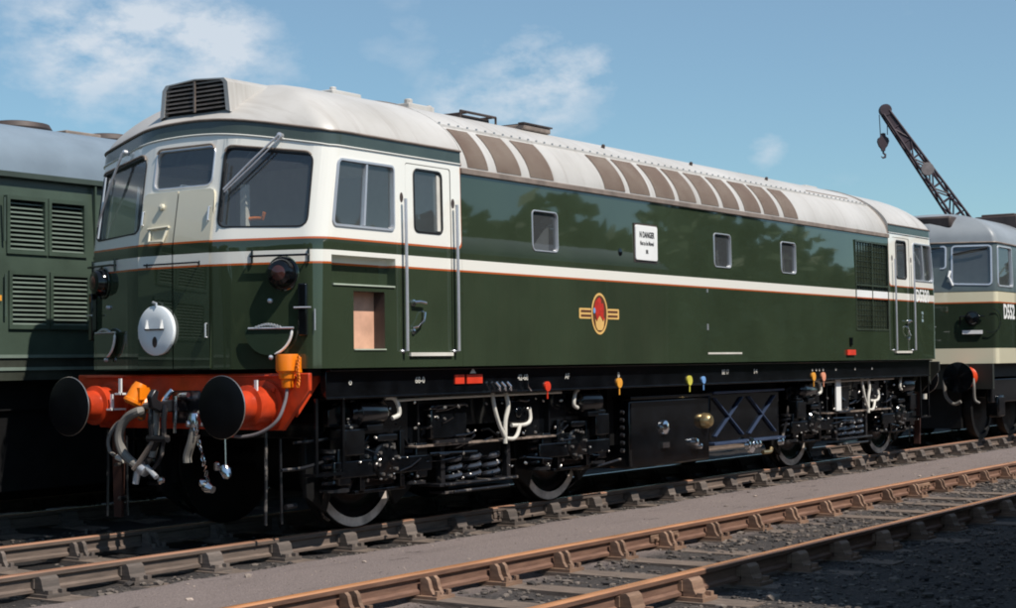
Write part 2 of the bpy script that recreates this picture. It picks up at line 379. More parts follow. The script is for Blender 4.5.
me.materials.append(m.m); ground = bpy.data.objects.new('ground', me); COL.objects.link(ground); tag(ground, 'grey ash and cinder yard ground between the tracks', 'ground', kind='structure')
def ground_at(x, y): return float(gz(np.array([x], float), np.array([y], float))[0])

# stones of the ballast, too many to count
stone_bases = []
for k in range(6):
    b = bmesh.new(); bmesh.ops.create_icosphere(b, subdivisions=1, radius=1); rr = random.Random(k)
    for v in b.verts: v.co *= rr.uniform(.65, 1.2); v.co.z *= .7
    stone_bases.append((np.array([v.co for v in b.verts]), np.array([[v.index for v in f.verts] for f in b.faces]))); b.free()
def stones(name, regions, label, col_a, col_b, seed):
    rs = np.random.RandomState(seed); V, F, o = [], [], 0
    for (x0, x1, y0, y1, n, s0, s1) in regions:
        px, py = rs.uniform(x0, x1, n), rs.uniform(y0, y1, n); pz = gz(px, py); sz = s0+(s1-s0)*rs.rand(n)**2.5
        for i in range(n):
            vb, fb = stone_bases[rs.randint(6)]; a = rs.rand()*6.28; c, s = math.cos(a), math.sin(a)
            R = np.array([[c, -s, 0], [s, c, 0], [0, 0, 1]]); v = (vb*(sz[i]*np.array([rs.uniform(.7, 1.3), rs.uniform(.7, 1.3), rs.uniform(.6, 1)])))@R.T
            V.append(v+[px[i], py[i], pz[i]+sz[i]*.25]); F.append(fb+o); o += len(vb)
    V = np.concatenate(V); F = np.concatenate(F); me = bpy.data.meshes.new(name)
    me.from_pydata(V.tolist(), [], F.tolist())
    m = Mat(name+'_stone', (.2, .2, .2, 1), .85, spec=.3); gi = m.n('ShaderNodeNewGeometry')
    m.color(m.mix(gi.outputs['Random Per Island'], col_a, col_b)); me.materials.append(m.m)
    ob = bpy.data.objects.new(name, me); COL.objects.link(ob); tag(ob, label, 'stones', kind='stuff'); return ob
stones('ballast_stones', [(-11, 12, -1.62, -.86, 3000, .008, .030), (-13, 0, -.66, .66, 800, .008, .03), (-11, 9, -4.68, -3.3, 4500, .008, .03), (-10.5, -2, -6.6, -4.82, 4200, .007, .024), (-10.5, -3, -6.6, -4.82, 160, .02, .05), (-11, 4, -4.6, -3.3, 220, .02, .045), (-11, 6, -1.5, -.9, 160, .02, .045), (-12, -6, .85, 2.2, 500, .01, .035),
        (2, 14, -4.68, -3.3, 800, .012, .035)], 'loose dark ballast stones lying between the sleepers and beside the rails', lin(44, 42, 42), lin(118, 108, 100), 5)
stones('path_grit', [(-12, 14, -3.0, -1.4, 1500, .003, .010), (-11, 13, -3.15, -1.5, 24, .02, .035)], 'scattered pale grit on the cinder path between the tracks', lin(92, 84, 80), lin(176, 160, 148), 8)

# ------------------------------------------------------------------ tracks
def rustmat(name, top, side_a, side_b, worn=True):
    m = Mat(name, side_a, .7, spec=.3); gi = m.n('ShaderNodeNewGeometry'); s = m.n('ShaderNodeSeparateXYZ'); m.link(gi.outputs['Normal'], s.inputs[0])
    sc = m.mix(m.ramp(m.noise(7, 5, .65, (.6, 1, 6)), .3, .7), side_a, side_b)
    if worn:
        p = m.n('ShaderNodeSeparateXYZ'); m.link(m.co(), p.inputs[0])
        t2 = m.mix(m.ramp(m.noise(1.6, 5, .65, (.5, 5, 1)), .40, .64), top, tuple(c*.55 for c in top[:3])+(1,))
        hd = m.math('MULTIPLY', m.ramp(s.outputs[2], .4, .8), m.math('GREATER_THAN', p.outputs[2], -.016)); sc = m.mix(hd, sc, t2)
        m.link(m.math('SUBTRACT', .72, m.math('MULTIPLY', hd, .48)), m.b.inputs['Roughness']); m.link(m.math('ADD', .3, m.math('MULTIPLY', hd, .4)), m.b.inputs['Specular IOR Level'])     # heads rubbed by wheels
    oi = m.n('ShaderNodeObjectInfo'); gm = m.math('ADD', m.math('MULTIPLY', oi.outputs['Random'], .5), .72)
    if not worn:
        hs = m.n('ShaderNodeHueSaturation'); m.link(gm, hs.inputs['Value']); m.link(sc, hs.inputs['Color']); hs.inputs['Saturation'].default_value = .95; sc = hs.outputs[0]      # every casting rusts differently
    m.color(sc); bm_ = m.noise(60, 3)
    if worn: bm_ = m.math('MULTIPLY', bm_, m.math('SUBTRACT', 1, m.math('MULTIPLY', hd, .92)))
    m.bump(bm_, .25, .004); return m.m
M_RAIL = rustmat('rusty_rail', lin(184, 136, 108), lin(84, 74, 68), lin(118, 103, 93))
M_RAIL2 = rustmat('bright_rusty_rail', lin(204, 144, 98), lin(92, 68, 58), lin(128, 98, 82))
M_CHAIR = rustmat('cast_iron_chair', lin(150, 118, 98), lin(78, 72, 68), lin(112, 100, 92), False)
M_CHAIR2 = rustmat('rusty_chair', lin(150, 118, 98), lin(108, 84, 70), lin(146, 116, 94), False)
m = Mat('weathered_timber', (.1, .1, .1, 1), .85, spec=.2); g_ = m.ramp(m.noise(5, 6, .65, (14, 1, 14)), .3, .75)
m.color(m.mix(g_, lin(74, 66, 61), lin(142, 126, 114))); m.bump(g_, .5, .01); M_SLEEP = m.m
M_KEY = simple('oak_key', lin(110, 84, 62), .8, 0, 0, .2)
RP = [(-.010,-.142),(-.034,-.138),(-.035,-.118),(-.012,-.104),(-.010,-.048),(-.033,-.036),(-.036,-.010),(-.028,-.001),(0,.001),(.028,-.001),(.036,-.010),(.033,-.036),(.010,-.048),(.012,-.104),(.035,-.118),(.034,-.138),(.010,-.142)]
def chair_mesh(mat):
    b = MB(); Z = -.155
    b.box((-.10, -.20, Z-.02), (.10, .20, Z+.012))                              # base plate (x along the rail)
    for sg in (-1, 1):
        y0 = .040 if sg > 0 else .045
        for dx in (-.062, .028) if sg > 0 else (-.075,):
            wd = .034 if sg > 0 else .15
            b.extrude([(dx, sg*.150, Z+.01), (dx, sg*y0, Z+.01), (dx, sg*y0, -.034), (dx, sg*(y0+.04), -.026), (dx, sg*(y0+.062), -.045), (dx, sg*(y0+.078), -.10)], (wd, 0, 0))
    b.box((-.078, -.185, Z), (-.04, -.145, Z+.04)); b.box((.04, -.185, Z), (.078, -.145, Z+.04))
    b.cyl((-.06, .178, Z), (-.06, .178, Z+.045), .02, 6); b.cyl((.06, .178, Z), (.06, .178, Z+.045), .02, 6)
    b.box((-.085, -.043, -.11), (.10, -.013, -.045))
    return b.mesh('rail_chair', mat, False)
ch_mesh = {1: chair_mesh(M_CHAIR), 2: chair_mesh(M_CHAIR2)}
def sleeper_mesh():
    b = MB(); b.box((-.127, -1.29, -.30), (.127, 1.29, -.166)); return b.mesh('sleeper', M_SLEEP, False)
sl_mesh = sleeper_mesh()
def track(yc, x0, x1, first, step, detail_x0, detail_x1, label, rmat, kind, joints=()):
    t = empty('railway_track', (0, yc, TZ[yc]), label, 'track', kind='structure')
    for sg in (-1, 1):
        yr = yc+sg*.753; b = MB(); n = len(RP); z = TZ[yc]
        P = [[(x, yr+a, z+c) for a, c in RP+[RP[0]]] for x in (x0, x1)]
        b.grid(P); b.f.append(tuple(range(n))[::-1]); b.build('rail', rmat, t, smooth=False)
    x = first; k = 0
    while x < detail_x1:
        if x > detail_x0:
            s = bpy.data.objects.new('sleeper', sl_mesh); COL.objects.link(s); s.parent = t; rj = random.Random(k)
            s.location = (x+rj.uniform(-.02, .02), rj.uniform(-.03, .03), rj.uniform(-.006, .004)); s.rotation_euler.z = rj.uniform(-.012, .012)
            for sg in (-1, 1):
                c = bpy.data.objects.new('rail_chair', ch_mesh[kind]); COL.objects.link(c); c.parent = s
                c.location = (0, sg*.753-s.location.y, -s.location.z); c.rotation_euler.z = 0 if sg < 0 else math.pi
        x += step; k += 1
    for jx, sg in joints:
        b = MB(); yr = yc+sg*.753; z = TZ[yc]
        for o in (-1, 1): b.box((jx-.23, yr+o*.012, z-.106), (jx+.23, yr+o*.034, z-.046))
        j = b.build('fishplate', M_CHAIR2 if kind == 2 else M_RAIL, t, bevel=.006)
        b = MB()
        for dx in (-.17, -.06, .06, .17): b.cyl((jx+dx, yr-.062, z-.076), (jx+dx, yr-.03, z-.076), .017, 6)
        for dx in (-.17, -.06, .06, .17): b.cyl((jx+dx, yr+.062, z-.076), (jx+dx, yr+.03, z-.076), .017, 6)
        b.build('fishplate_bolts', M_CHAIR2 if kind == 2 else M_CHAIR, j)
    return t
track(T1, -40, 120, -21.35, .803, -14.5, 24, 'railway track of bullhead rails under the green locomotive', M_RAIL, 1, [(-3.62, -1), (6.9, -1)])
track(T2, -40, 120, -21.9, .803, -14.5, 22, 'empty railway track of rusty rails along the cinder path in front', M_RAIL2, 2, [(-5.0, 1), (.95, 1)])
track(T0, -30, 60, -21.1, .803, -13, -3, 'railway track under the locomotive at the left edge', M_RAIL, 1)
track(T3, -12, 40, -11.4, .803, -12, 14, 'railway track beside the camera carrying the goods vehicle', M_RAIL, 1)

# ------------------------------------------------------------------ the green locomotive
LOCO = empty('diesel_locomotive', (0, 0, 0), 'glossy green diesel locomotive with white cab windows, orange lined stripe and pale grey roof', 'locomotive')
ZB, ZW = 1.36, 2.36
HW = 1.335
class Cab:
    """body end wrapped round a plan line: (s, z) -> world.  Built at the -X end; tr turns it to the other end."""
    def __init__(c, xback, xcorner, xcentre, ykink, hw, rake, lean, zw, rc=.12, rk=.25, tr=None, fx0=-6.8, fx1=-5.95, fxn=6):
        c.tr = tr or (lambda p: p); c.hw, c.rake, c.lean, c.zw, c.fx0, c.fx1 = hw, rake, lean, zw, fx0, fx1
        raw = [(xback, -hw), (xcorner, -hw), (xcentre, -ykink), (xcentre, ykink), (xcorner, hw), (xback, hw)]
        pts = [raw[0]]
        for i in range(1, 5):
            p0, p, p1 = (Vector(raw[j]) for j in (i-1, i, i+1)); a, b = (p0-p).normalized(), (p1-p).normalized(); r = rc if i in (1, 4) else rk
            th = a.angle(b); d = r/math.tan(th/2); bis = (a+b).normalized(); ce = p+bis*(r/math.sin(th/2)); q0, q1 = p+a*d, p+b*d
            v0, v1 = q0-ce, q1-ce; tot = v0.angle_signed(v1); n = 9 if i in (1, 4) else fxn
            for k in range(n+1):
                an = -tot*k/n; pts.append(tuple(ce+Vector((v0.x*math.cos(an)-v0.y*math.sin(an), v0.x*math.sin(an)+v0.y*math.cos(an)))))
        pts.append(raw[5]); c.pts = pts
        c.s = [0]
        for i in range(1, len(pts)): c.s.append(c.s[-1]+(Vector(pts[i])-Vector(pts[i-1])).length)
        c.S = c.s[-1]
    def plan(c, s):
        s = min(max(s, 0), c.S)
        for i in range(1, len(c.s)):
            if s <= c.s[i]+1e-9:
                t = (s-c.s[i-1])/(c.s[i]-c.s[i-1]); return Vector(c.pts[i-1]).lerp(Vector(c.pts[i]), t)
    def raw(c, s, z):
        p = c.plan(s); t = max(0, z-c.zw)/.8
        fx = min(max((c.fx1-p.x)/(c.fx1-c.fx0), 0), 1)
        return Vector((p.x+c.rake*t*fx, p.y*(1-c.lean*t/c.hw), z))
    def P(c, s, z, off=0):
        q = c.raw(s, z)
        if off:
            e = .004; ds = c.raw(s+e, z)-c.raw(s-e, z) if e < s < c.S-e else (c.raw(min(s+e, c.S), z)-c.raw(max(s-e, 0), z))
            dz = c.raw(s, z+e)-c.raw(s, z-e); q = q-ds.cross(dz).normalized()*off
        return c.tr(q)
    def s_y(c, y):          # s on the front where plan y
        lo, hi = c.s[1], c.s[-2]
        for _ in range(50):
            mid = (lo+hi)/2
            if c.plan(mid).y < y: lo = mid
            else: hi = mid
        return lo
    def s_x(c, x, far=False): return (c.S-(c.pts[0][0]-x)) if far else (c.pts[0][0]-x)
    def shell(c, name, mat, parent, zbot, ztop, holes):
        ss = sorted(set([round(x, 5) for x in c.s] + [round(c.S*k/60, 5) for k in range(61)]))
        outer = [(s, zbot) for s in ss]+[(s, ztop(s)) for s in reversed(ss)]
        lines = [((s, zbot), (s, ztop(s))) for s in c.s[1:-1]]
        for dz in (-.03, 0, .03): lines.append(((0, c.zw+dz), (c.S, c.zw+dz)))
        V, F = cdt(outer, holes, lines); b = MB(); b.add([c.P(*v) for v in V], F)
        return b.build(name, mat, parent, angle=28)
    def ring(c, loop, wd, proud=.012, back=.03):
        """frame round a rounded opening (2-D loop): outer flange on the skin, inner lip going in"""
        n = len(loop); ce = (sum(p[0] for p in loop)/n, sum(p[1] for p in loop)/n); b = MB()
        def inset(d):
            out = []
            for i in range(n):
                a, q = Vector(loop[i-1]), Vector(loop[(i+1) % n]); t = (q-a); 
                if t.length < 1e-6: t = Vector((1, 0))
                t.normalize(); nn = Vector((-t.y, t.x)); p = Vector(loop[i])
                if nn.dot(Vector(ce)-p) < 0: nn = -nn
                out.append(tuple(p+nn*d))
            return out
        rows = [[c.P(x, z, .001) for x, z in inset(-wd)], [c.P(x, z, proud) for x, z in inset(-wd*.8)], [c.P(x, z, proud) for x, z in inset(0)], [c.P(x, z, -back) for x, z in inset(.004)]]
        b.grid([r+[r[0]] for r in rows]); return b, inset
    def pane(c, loop, off):
        b = MB(); n = len(loop); b.add([c.P(x, z, off) for x, z in loop], [tuple(range(n))]); return b
def window(c, parent, name, loop, frame_mat, glass, wd=.022, proud=.010, pane_off=-.018):
    b, inset = c.ring(loop, wd, proud); f = b.build(name, frame_mat, parent, angle=50)
    g = c.pane(inset(.002), pane_off).build('pane', glass, f); return f

def zband(c):
    s0 = c.s_y(-1.30); s1 = c.s_y(1.30)
    def f(s, base=3.140, bulge=.15):
        if s <= s0 or s >= s1: return base
        t = (s-s0)/(s1-s0); return base+bulge*math.sin(math.pi*t)**1.1
    return f
def handrail(b, c, s0, s1, z, off=.05, r=.011):
    b.tube([c.P(s0, z, .0), c.P(s0, z, off), c.P((s0+s1)/2, z, off), c.P(s1, z, off), c.P(s1, z, 0)], r, 6)

def make_cab(front):
    tr = (lambda p: p) if front else (lambda p: Vector((-p.x, -p.y, p.z)))
    c = Cab(-5.10, -7.0, -7.27, .46, HW, .13, .012, ZW, tr=tr, rc=.21, rk=1.0, fxn=10)
    zb = zband(c); zt = lambda s: zb(s, 3.252, .155)
    S = {}
    def q4(y0, y1, zl0, zl1, zh0, zh1): return [(c.s_y(y0), zl0), (c.s_y(y1), zl1), (c.s_y(y1), zh1), (c.s_y(y0), zh0)]
    ws_n = round_poly(q4(-1.205, -.455, 2.49, 2.51, 3.06, 3.155), .075); ws_f = round_poly(q4(.455, 1.205, 2.51, 2.49, 3.155, 3.06), .075)
    ws_m = round_poly(q4(-.345, .315, 2.865, 2.865, 3.175, 3.175), .06)
    holes = [ws_n, ws_f, ws_m]; sides = []
    for far in (False, True):
        sx = lambda x: c.s_x(x, far)
        a, b = sx(-6.86), sx(-6.08); sw = round_poly(rect(min(a, b), max(a, b), 2.51, 3.025), .035)
        a, b = sx(-5.895), sx(-5.25); dr = round_poly(rect(min(a, b), max(a, b), 1.462, 3.085), .03)
        holes += [sw, dr]; sides.append((sw, dr, far))
    if front:
        r1 = rect(c.s_x(-6.05), c.s_x(-6.868), 2.03, 2.262); r2 = rect(c.s_x(-6.2), c.s_x(-6.6), 1.512, 1.98)
        holes += [r1, r2]
    shell = c.shell('cab_shell', M_CAB, LOCO, ZB, zb, holes)
    if not front: shell['label'] = 'far cab end with white window surround'
    # cantrail band and the lip above it
    ss = sorted(set(c.s+[c.S*k/90 for k in range(91)]))
    b = MB(); b.grid([[c.P(s, zb(s)+.001, .004) for s in ss], [c.P(s, zt(s), .004) for s in ss]]); b.build('cantrail_band', M_BAND, LOCO, angle=28)
    b = MB(); b.tube([c.P(s, zt(s)+.004, .010) for s in ss], .011, 6); b.build('roof_lip', M_LIP, LOCO)
    b = MB(); b.tube([c.P(s, zb(s), .006) for s in ss], .007, 6); b.build('cab_bead', M_CAB, LOCO)
    # domed cab roof
    rows = []; nj = 14
    for s in ss:
        p = c.raw(s, zt(s)); n = (c.P(s, zt(s), .012)-c.tr(c.raw(s, zt(s)))); xr = max(p.x, -6.25); row = []
        zr = 3.817-.012*min(1, max(0, (-5.1-xr)/1.1)); ph = math.atan2(abs(p.y), max(0, -6.25-p.x))/(math.pi/2); fr_ = 1-ph; fr_ = fr_*fr_*(3-2*fr_)
        for j in range(nj+1):
            th = math.pi/2*j/nj; h = 1-math.cos(th)
            if fr_ > 0: h = h*(1-fr_)+fr_*(j/nj)**1.35
            v = (1-(1-h)**(2.2-.65*fr_))**(1/(1.45-.40*fr_))
            row.append(c.tr(Vector((p.x+(xr-p.x)*h, p.y*(1-h), p.z+(zr-p.z)*v))))
        rows.append(row)
    b = MB(); b.grid(rows); b.build('cab_roof', M_ROOF, LOCO, angle=60)
    # horn and air intake box on the dome
    b = MB(); X0 = -7.03
    def bx(x, y, z): return tr(Vector((x, y, z)))
    prof = [(-.405, 3.47), (-.375, 3.72), (-.335, 3.757), (.0, 3.78), (.335, 3.757), (.375, 3.715), (.405, 3.47)]
    back = [(-.50, 3.55), (-.42, 3.73), (-.33, 3.765), (0, 3.80), (.33, 3.765), (.42, 3.73), (.50, 3.55)]
    inn = [(y*.88, 3.47+(z-3.47)*.90+.02) for y, z in prof]
    b.grid([[bx(X0+.06, y, z) for y, z in inn], [bx(X0, y, z) for y, z in inn], [bx(X0, y, z) for y, z in prof]] + [[bx(X0+(1.15*t), y0+(y1-y0)*t, z0+(z1-z0)*t) for (y0, z0), (y1, z1) in zip(prof, back)] for t in (.25, .5, .75, 1)])
    hb = b.build('roof_intake_box', M_ROOF, LOCO, angle=40)
    b = MB(); b.add([bx(X0+.05, y, z) for y, z in inn], [tuple(range(7))]); b.build('intake_backing', M_DULL, hb)
    for k in range(7):
        z = 3.515+k*.036; hwid = .352-.03*max(0, (k-4))*.4
        b = MB(); b.add([bx(X0+x_, y_, z_) for y_ in (-hwid, hwid) for x_, z_ in ((.004, z), (.05, z+.022), (.05, z+.030), (.004, z+.012))], [(0,1,2,3),(7,6,5,4),(0,4,5,1),(1,5,6,2),(2,6,7,3),(3,7,4,0)])
        b.build('slat', M_LIP, hb)
    b = MB(); b.box((0,0,0),(1,1,1)); b.v = [tuple(bx(X0-.003+x*.012, -.01+y*.02, 3.5+z*.26)) for x, y, z in b.v]; b.build('centre_bar', M_LIP, hb)
    # windscreens
    for loop in (ws_n, ws_m, ws_f):
        f = window(c, LOCO, 'windscreen', loop, M_RUBBER if loop is not ws_m else M_ALU, M_GLASS, .014, .006)
        n = len(loop); x0 = min(p[0] for p in loop); x1 = max(p[0] for p in loop); zt0 = max(p[1] for p in loop)
        b = MB(); tl = [p for p in loop if p[1] > zt0-.14]; tl.sort()
        b.tube([c.P(x, z+.022, .012) for x, z in tl[1:-1]], .009, 6); b.build('drip_strip', M_LIP, f)
    # side windows and doors
    for sw, dr, far in sides:
        f = window(c, LOCO, 'cab_side_window', sw, M_ALU, M_GLASS, .022, .012)
        xm = (min(p[0] for p in sw)+max(p[0] for p in sw))/2
        b = MB(); q = [c.P(xm+dx, z, o) for z in (2.515, 3.02) for dx, o in ((-.013, .006), (.013, .006), (.013, -.03), (-.013, -.03))]
        b.add(q, [(0,1,2,3),(7,6,5,4),(0,4,5,1),(1,5,6,2),(2,6,7,3),(3,7,4,0)]); b.build('glazing_bar', M_ALU, f)
        xs_ = [p[0] for p in dr]; d0, d1 = min(xs_), max(xs_); g = .006
        sx = lambda x: c.s_x(x, far)
        a, b2 = sx(-5.77), sx(-5.385); dw = round_poly(rect(min(a, b2), max(a, b2), 2.515, 3.035), .05)
        outer = round_poly(rect(d0+g, d1-g, 1.468, 3.079), .03)
        V, F = cdt(outer, [dw], [((d0+g, ZW), (d1-g, ZW))]); b = MB(); b.add([c.P(x, z, -.004) for x, z in V], F)
        door = b.build('cab_door', M_CAB, LOCO, angle=28)
        b, inset = c.ring(dw, .016, .004); fr = b.build('door_window', M_RUBBER, door, angle=50)
        c.pane(inset(.002), -.02).build('door_pane', M_GLASS, door)
        b = MB(); zz = 2.515; a0 = max(p[0] for p in dw) if far else min(p[0] for p in dw); sg = -1 if far else 1
        q = [c.P(a0+sg*dx, z, o) for z in (2.53, 3.02) for dx, o in ((.004, -.012), (.05, -.012), (.05, -.05), (.004, -.05))]
        b.add(q, [(0,1,2,3),(7,6,5,4),(0,4,5,1),(1,5,6,2),(2,6,7,3),(3,7,4,0)]); b.build('window_rail', M_CABLE, door)
        b = MB(); q = [c.P(x, z, o) for z in (1.452, 1.482) for x, o in ((d0+.02, .0), (d1-.02, .0), (d1-.02, .022), (d0+.02, .022))]
        b.add(q, [(0,1,2,3),(7,6,5,4),(0,4,5,1),(1,5,6,2),(2,6,7,3),(3,7,4,0)]); b.build('kick_strip', M_CABLE, door)
        # handle: horizontal lever with a curved grip below
        b = MB(); hx = sx(-5.835); sg = 1 if far else -1
        P = lambda dx, z, o: c.P(hx+sg*dx, z, o)
        b.tube([P(0, 1.905, 0), P(0, 1.905, .035), P(.07, 1.91, .04), P(.16, 1.90, .035)], .012, 6); b.lathe([(.001, 0), (.03, 0), (.028, .012), (.001, .015)], P(.02, 1.90, .0), (P(.02, 1.9, .02)-P(.02, 1.9, 0)), 12)
        b.build('door_handle', M_CHROME, door)
        b = MB(); b.tube([P(.15, 1.83, .0), P(.15, 1.82, .03), P(.12, 1.75, .04), P(.05, 1.70, .035), P(.02, 1.69, .0)], .009, 6)
        b.lathe([(.001, .015), (.022, .012), (.024, 0)], P(.02, 1.66, 0), (P(.02, 1.66, .02)-P(.02, 1.66, 0)), 12); b.build('door_grip', M_CHROME, door)
        for hx_ in (-5.955, -5.222):
            x = sx(hx_); b = MB(); b.tube([c.P(x, 1.495, 0), c.P(x, 1.495, .045), c.P(x, 2.1, .045), c.P(x, 2.77, .045)], .0145, 8); 
            r = b.build('door_handrail', M_ALU, LOCO)
            b = MB(); b.lathe([(.001, .004), (.026, .004), (.026, 0)], c.P(x, 1.495, 0), c.P(x, 1.495, .02)-c.P(x, 1.495, 0), 10); b.build('handrail_foot', M_CHROME, r)
            b = MB(); lp = [(x+.024*math.cos(a), 2.785+.042*math.sin(a)) for a in [k*math.pi/7 for k in range(14)]]
            b.add([c.P(u_, v_, .003) for u_, v_ in lp], [tuple(range(14))]); b.build('handrail_pocket', M_DKBROWN, r)
    # inside of the cab
    def ib(name, a, b_, mat):
        b = MB(); b.box(a, b_); b.xf(tr); return b.build(name, mat, LOCO, bevel=.01)
    ib('cab_bulkhead', (-5.2, -1.28, 1.4), (-5.14, 1.28, 3.24), M_INT)
    ib('cab_floor', (-6.9, -1.25, 1.40), (-5.21, 1.25, 1.44), M_INTD)
    ib('driving_desk', (-7.02, .12, 1.46), (-6.62, 1.12, 2.42), M_INTD)
    ib('cab_desk', (-7.02, -1.12, 1.46), (-6.72, -.42, 2.38), M_INTD)
    ib('bulkhead_door', (-5.215, -.32, 1.46), (-5.203, .32, 3.1), M_INTD)
    for yy_ in (.62, -.72):
        b = MB(); b.box((-6.25, yy_-.22, 1.85), (-5.85, yy_+.22, 1.95)); b.box((-5.92, yy_-.2, 1.95), (-5.82, yy_+.2, 2.52)); b.cyl((-6.05, yy_, 1.45), (-6.05, yy_, 1.85), .05); b.xf(tr); b.build('cab_seat', M_INTD, LOCO, bevel=.03)
    b = MB(); b.box((-7.02, -.56, 2.42), (-6.97, -.50, 2.86)); b.xf(tr); b.build('window_post', M_CABLE, LOCO)
    b = MB(); b.tube([(-6.98, -.54, 2.58), (-6.96, -.60, 2.585), (-6.95, -.68, 2.58), (-6.95, -.70, 2.63)], .016); b.xf(tr); b.build('brake_handle', M_ORNG, LOCO)
    # gangway doors in the middle of the nose, two leaves
    for y0, y1 in ((-.405, -.006), (.006, .405)):
        s0, s1 = c.s_y(y0), c.s_y(y1); lp = rect(s0, s1, 1.372, 2.825)
        lp = [(s0, 1.372), (s1, 1.372), (s1, 2.825), (s0, 2.825)]
        if y0 < -.2: lp = lp[:3]+[(s0+.05, 2.825), (s0+.012, 2.81), (s0, 2.775)]
        else: lp = lp[:2]+[(s1, 2.775), (s1-.012, 2.81), (s1-.05, 2.825)]+lp[3:]
        V, F = cdt(lp, [], [((s0, ZW), (s1, ZW))]); b = MB(); b.add([c.P(x, z, .020) for x, z in V], F)
        rim = [c.P(x, z, .020) for x, z in lp]; rim0 = [c.P(x, z, .0) for x, z in lp]; b.grid([rim+[rim[0]], rim0+[rim0[0]]])
        lf = b.build('gangway_door', M_GANG, LOCO, angle=28, bevel=0)
        b = MB(); sh = s1-.03 if y0 > 0 else s0+.03
        for z0 in (1.62, 2.56): b.tube([c.P(sh, z0, .02), c.P(sh, z0+.0, .035), c.P(sh, z0+.11, .035), c.P(sh, z0+.11, .02)], .008, 6)
        b.build('door_hinge', M_ALU if True else M_BLACK, lf)
    b = MB(); b.lathe([(.001, .03), (.025, .025), (.03, 0)], c.P(c.s_y(.17), 2.70, .02), c.P(c.s_y(.17), 2.7, .04)-c.P(c.s_y(.17), 2.7, .02), 12); b.tube([c.P(c.s_y(.30), 2.52, .03), c.P(c.s_y(.06), 2.53, .03)], .012, 6); b.tube([c.P(c.s_y(.28), 2.52, .02), c.P(c.s_y(.26), 2.41, .04), c.P(c.s_y(.1), 2.41, .04), c.P(c.s_y(.08), 2.52, .02)], .012, 6)
    b.build('lamp_bracket', M_GANG, LOCO)['kind'] = 'stuff'
    # handrails over the stripe
    for a, b_ in ((-1.235, -.775), (-.30, .30), (.80, 1.22)):
        b = MB(); zh = 2.225 if abs(a) < .4 else 2.255; handrail(b, c, c.s_y(a), c.s_y(b_), zh, .05, .008 if abs(a) < .4 else .010)
        for s_ in (c.s_y(a), c.s_y(b_)): b.tube([c.P(s_, zh-(.02 if abs(a) < .4 else .055), .012), c.P(s_, zh+(.015 if abs(a) < .4 else .055), .012)], .009, 6)
        b.build('nose_handrail', M_BLACK, LOCO)
    # marker lamps, folded discs, the white disc
    for y in (-1.03, 1.03):
        s_ = c.s_y(y); o = c.P(s_, 2.115, 0); ax = c.P(s_, 2.115, .05)-o
        b = MB(); b.lathe([(.132, 0), (.132, .012), (.116, .02), (.112, .06), (.096, .092), (.062, .104)], o, ax, 28); l = b.build('marker_lamp', M_BLACK, LOCO)
        b = MB(); b.lathe([(.062, .102), (.04, .114), (.0, .118)], o, ax, 20); b.build('lamp_lens', simple_lens, l)
        b = MB(); b.lathe([(.134, .004), (.14, .012), (.134, .018)], o, ax, 28); b.build('lamp_rim', M_GREEN, l)
    for y in (-.92, .93):
        s_ = c.s_y(y); o = c.P(s_, 1.665, .03); ax = (c.P(s_, 1.665, .08)-o).normalized(); b = MB(); R_ = .205
        lp = [c.P(s_+R_*math.cos(a), 1.675+R_*math.sin(a), .045) for a in [math.pi+math.pi*k/16 for k in range(17)]]
        b.extrude(lp, -ax*.012); d = b.build('folded_disc', M_GREEN, LOCO)
        b = MB(); b.tube([c.P(s_+R_*math.cos(a), 1.675+R_*math.sin(a), .046) for a in [math.pi*1.0+math.pi*.42*k/10 for k in range(11)]], [.002]+[.011]*9+[.002], 6); b.build('disc_edge', M_WPAINT, d)
        b = MB(); b.tube([c.P(s_-.22, 1.682, .05), c.P(s_+.17, 1.682, .05)], .009, 6)
        for k in range(9): b.cyl(c.P(s_-.10+k*.025, 1.69+.022*math.sin(k*math.pi/8), .04), c.P(s_-.10+k*.025, 1.69+.022*math.sin(k*math.pi/8), .06), .012, 6)
        b.build('disc_hinge', M_ALU, d)
        b = MB(); b.lathe([(.001, .03), (.018, .02), (.02, 0)], c.P(s_, 1.90, 0), ax, 10); b.lathe([(.001, .03), (.018, .02), (.02, 0)], c.P(s_-.02, 1.452, .03), ax, 10); b.build('disc_catch', M_ALU, d)
    s_ = c.s_y(.168); o = c.P(s_, 1.685, .022); ax = (c.P(s_, 1.685, .1)-o).normalized()
    b = MB(); b.lathe([(.205, .0), (.205, .028), (.196, .034), (.10, .036), (.0, .036)], o, ax, 40); d = b.build('white_disc', M_DISC, LOCO, angle=50)
    b = MB()
    for sg in (-1, 1): b.add([c.P(s_+sg*.085-.022, 1.70, .062), c.P(s_+sg*.085+.022, 1.70, .062), c.P(s_+sg*.085+.010, 1.775, .066), c.P(s_+sg*.085-.010, 1.775, .066), c.P(s_+sg*.085, 1.70, .085)], [(0,1,2,3), (0,1,4), (1,2,4), (2,3,4), (3,0,4)])
    b.build('disc_stop', M_WPAINT, d)
    b = MB(); b.tube([c.P(s_-.11, 1.694, .064), c.P(s_+.11, 1.694, .064)], .006, 6); b.build('disc_fold', M_INK, d)
    b = MB(); lp = [c.P(s_+.028*math.cos(a), 1.59+.045*math.sin(a), .0605) for a in [k*math.pi/8 for k in range(16)]]; b.add(lp, [tuple(range(16))]); b.build('disc_hole', M_DKBROWN, d)
    b = MB(); b.tube([c.P(s_-.01, 1.88, .05), c.P(s_-.01, 1.905, .05), c.P(s_+.03, 1.915, .05)], .012, 6); b.build('disc_clip', M_ALU, d)
